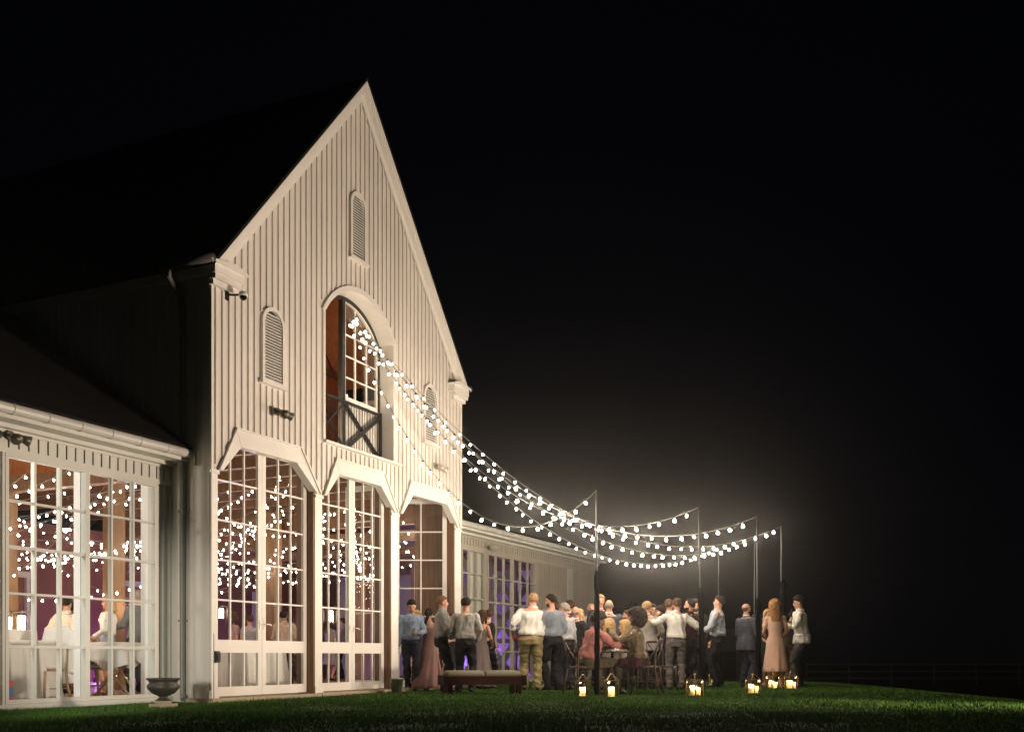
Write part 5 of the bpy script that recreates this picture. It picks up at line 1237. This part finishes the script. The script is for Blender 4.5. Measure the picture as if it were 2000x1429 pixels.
MB().lathe([(.33, .745), (.34, .755), (.34, .765), (.33, .77)], n=30).build('tray', M_OAK, t)
vs = []; n = 72
for k, (rr, z) in enumerate(((.2, .781), (.345, .780), (.365, .765), (.39, .68), (.40, .60), (.41, .0))):
    for j in range(n):
        a = 2 * math.pi * j / n; f = [0, 0, .02, .10, .14, .17][k]; zz = z if k < 5 else .56 - .17 * abs(math.sin(a * 2 + .4)) - .02 * math.sin(9 * a)
        w_ = 1 + f * math.sin(9 * a + 1) * .6; vs.append((rr * w_ * math.cos(a), rr * w_ * math.sin(a), zz))
c = MB().add(vs, [(i * n + j, i * n + (j + 1) % n, (i + 1) * n + (j + 1) % n, (i + 1) * n + j) for i in range(5) for j in range(n)] + [tuple(range(n))]).build('tray_cloth', M_LINEN, None, True)
c.location = (*p, .046); tag(c, 'white cloth hanging in points over the folding tray stand', 'tablecloth')
b = thing('drinks_carton', 'red and blue carton stack on the floor at the left end of the left window', 'carton', (*hall(8, 1.15), .046), .2)
MB().box(-.07, .07, -.07, .07, 0, .10).build('lower_band', mat('carton_red', (.45, .06, .05), .6), b); MB().box(-.07, .07, -.07, .07, .101, .21).build('blue_band', mat('carton_blue', (.05, .15, .42), .6), b); MB().box(-.07, .07, -.07, .07, .211, .29).build('upper_band', mat('carton_red', (.45, .06, .05), .6), b)
p = hall(42, 3.4); sconce(p[0], p[1], 1.02, 'glowing lantern on the tall table behind the left window', 30, 1.0)
p = hall(16, 3.6); sconce(p[0], p[1], 1.02, 'second glowing lantern at the left edge of the left window', 14, .9)
p = hall(252, 4.0); sconce(p[0], p[1], 1.35, 'glowing lantern fixed to the column right of the blonde woman', 14, .7)
p = hall(432, 7.2); sconce(p[0], p[1], 1.55, 'glowing lantern on a column at the left of the left doors', 40, 1.1)
p = hall(645, 4.05); sconce(p[0], p[1], 1.42, 'bright glowing lantern on a column behind the middle doors', 46, 1.2)

# ------------------------------------------------------------------ trees, shed, far fence
def tree(x, y, h, label, seed, rad):
    rs = np.random.RandomState(seed); g0 = float(ground_z(x, y)); t = thing('tree', label, 'tree', (x, y, g0), 0, 'dark trees beyond the lawn')
    m = MB(); m.tube([(0, 0, -.2), (.05, 0, h * .3), (-.05, .1, h * .6), (0, 0, h * .9)], [.22, .16, .10, .03], 10)
    for k in range(9): a = rs.rand() * 6.28; z = h * (.25 + .5 * rs.rand()); L = rad * (.5 + .4 * rs.rand()); m.tube([(0, 0, z), (math.cos(a) * L * .5, math.sin(a) * L * .5, z + .25 * L), (math.cos(a) * L, math.sin(a) * L, z + .6 * L)], [.07, .045, .015], 6)
    m.build('trunk', mat('bark', (.06, .045, .03), .9, bump=.6), t, True)
    N = 9000; cl = rs.normal(size=(46, 3)); cl /= np.linalg.norm(cl, axis=1)[:, None]; cl *= (rs.rand(46, 1) ** .4); cl = cl * np.array([rad, rad, h * .42]) + np.array([0, 0, h * .60])
    c = cl[rs.randint(0, 46, N)] + rs.normal(size=(N, 3)) * np.array([.30, .30, .24]) * rad * .45; c = c[c[:, 2] > .4]; N = len(c)
    u = rs.normal(size=(N, 3)); u /= np.linalg.norm(u, axis=1)[:, None]; v = np.cross(u, rs.normal(size=(N, 3))); v /= np.linalg.norm(v, axis=1)[:, None]; sz = (.05 + .06 * rs.rand(N))[:, None]
    V = np.stack([c - u * sz, c + v * sz * .5, c + u * sz, c - v * sz * .5], 1).reshape(-1, 3)
    me = bpy.data.meshes.new('crown'); me.from_pydata(V.tolist(), [], np.arange(N * 4).reshape(-1, 4).tolist()); me.materials.append(mat('leaf', (.003, .006, .002), 1.0, noise=.3, spec=.0, scale=1.5))
    o = bpy.data.objects.new('crown', me); COL.objects.link(o); o.parent = t
for i, (px_, Z_, h_, r_, l) in enumerate(((1188, 47, 3.9, 1.9, 'dark tree behind the end of the right wing'), (1262, 50, 3.3, 2.0, 'dark tree behind the bearded man in white'), (1335, 54, 3.4, 2.0, 'dark tree left of the far shed'))):
    tree(*at(px_, Z_), h_, l, 11 + i, r_)
x, y = at(1392, 45); sh_ = thing('shed', 'faint low shed in the dark behind the pale blue shirted man', 'shed', (x, y, float(ground_z(x, y))), YAW + .3)
MB().box(-1.6, 1.6, -1.2, 1.2, 0, 3.0).build('wall', mat('shed_wall', (.10, .11, .10), .8), sh_); MB().prism([[(-1.8, 2.95), (1.8, 2.95), (0, 3.9)]], -1.35, 1.35).build('roof', M_ROOF, sh_)
MB().box(-.45, .45, -1.23, -1.2, 0, 2.0).build('door', M_IRON, sh_)
fn = thing('rail_fence', 'faint white three rail paddock fence far across the dark field', 'fence')
FM = mat('fence_paint', (.22, .23, .25), .7); P_ = [at(px_, 66 + (px_ - 1575) * .004) for px_ in np.arange(1575, 2160, 83)]
for i, (x, y) in enumerate(P_):
    g0 = float(ground_z(x, y)); MB().box(x - .06, x + .06, y - .06, y + .06, g0, g0 + 1.42).build('post', FM, fn)
for q in (.42, .86, 1.30):
    m = MB()
    for i in range(len(P_) - 1):
        a, b = P_[i], P_[i + 1]; m.bar((*a, float(ground_z(*a)) + q), (*b, float(ground_z(*b)) + q), .03, .13)
    m.build('rail', FM, fn)

# ------------------------------------------------------------------ night mist
hz_ = MB().box(-60, 90, -60, 70, -6.5, 14).build('haze', [], None); tag(hz_, kind='stuff')
vm = bpy.data.materials.new('night_mist'); vm.use_nodes = True; nt = vm.node_tree; nt.nodes.clear()
o_ = nt.nodes.new('ShaderNodeOutputMaterial'); pv = nt.nodes.new('ShaderNodeVolumePrincipled')
pv.inputs['Color'].default_value = (.9, .88, .85, 1); pv.inputs['Density'].default_value = .0014; pv.inputs['Anisotropy'].default_value = .93
nt.links.new(pv.outputs[0], o_.inputs['Volume']); hz_.data.materials.append(vm)
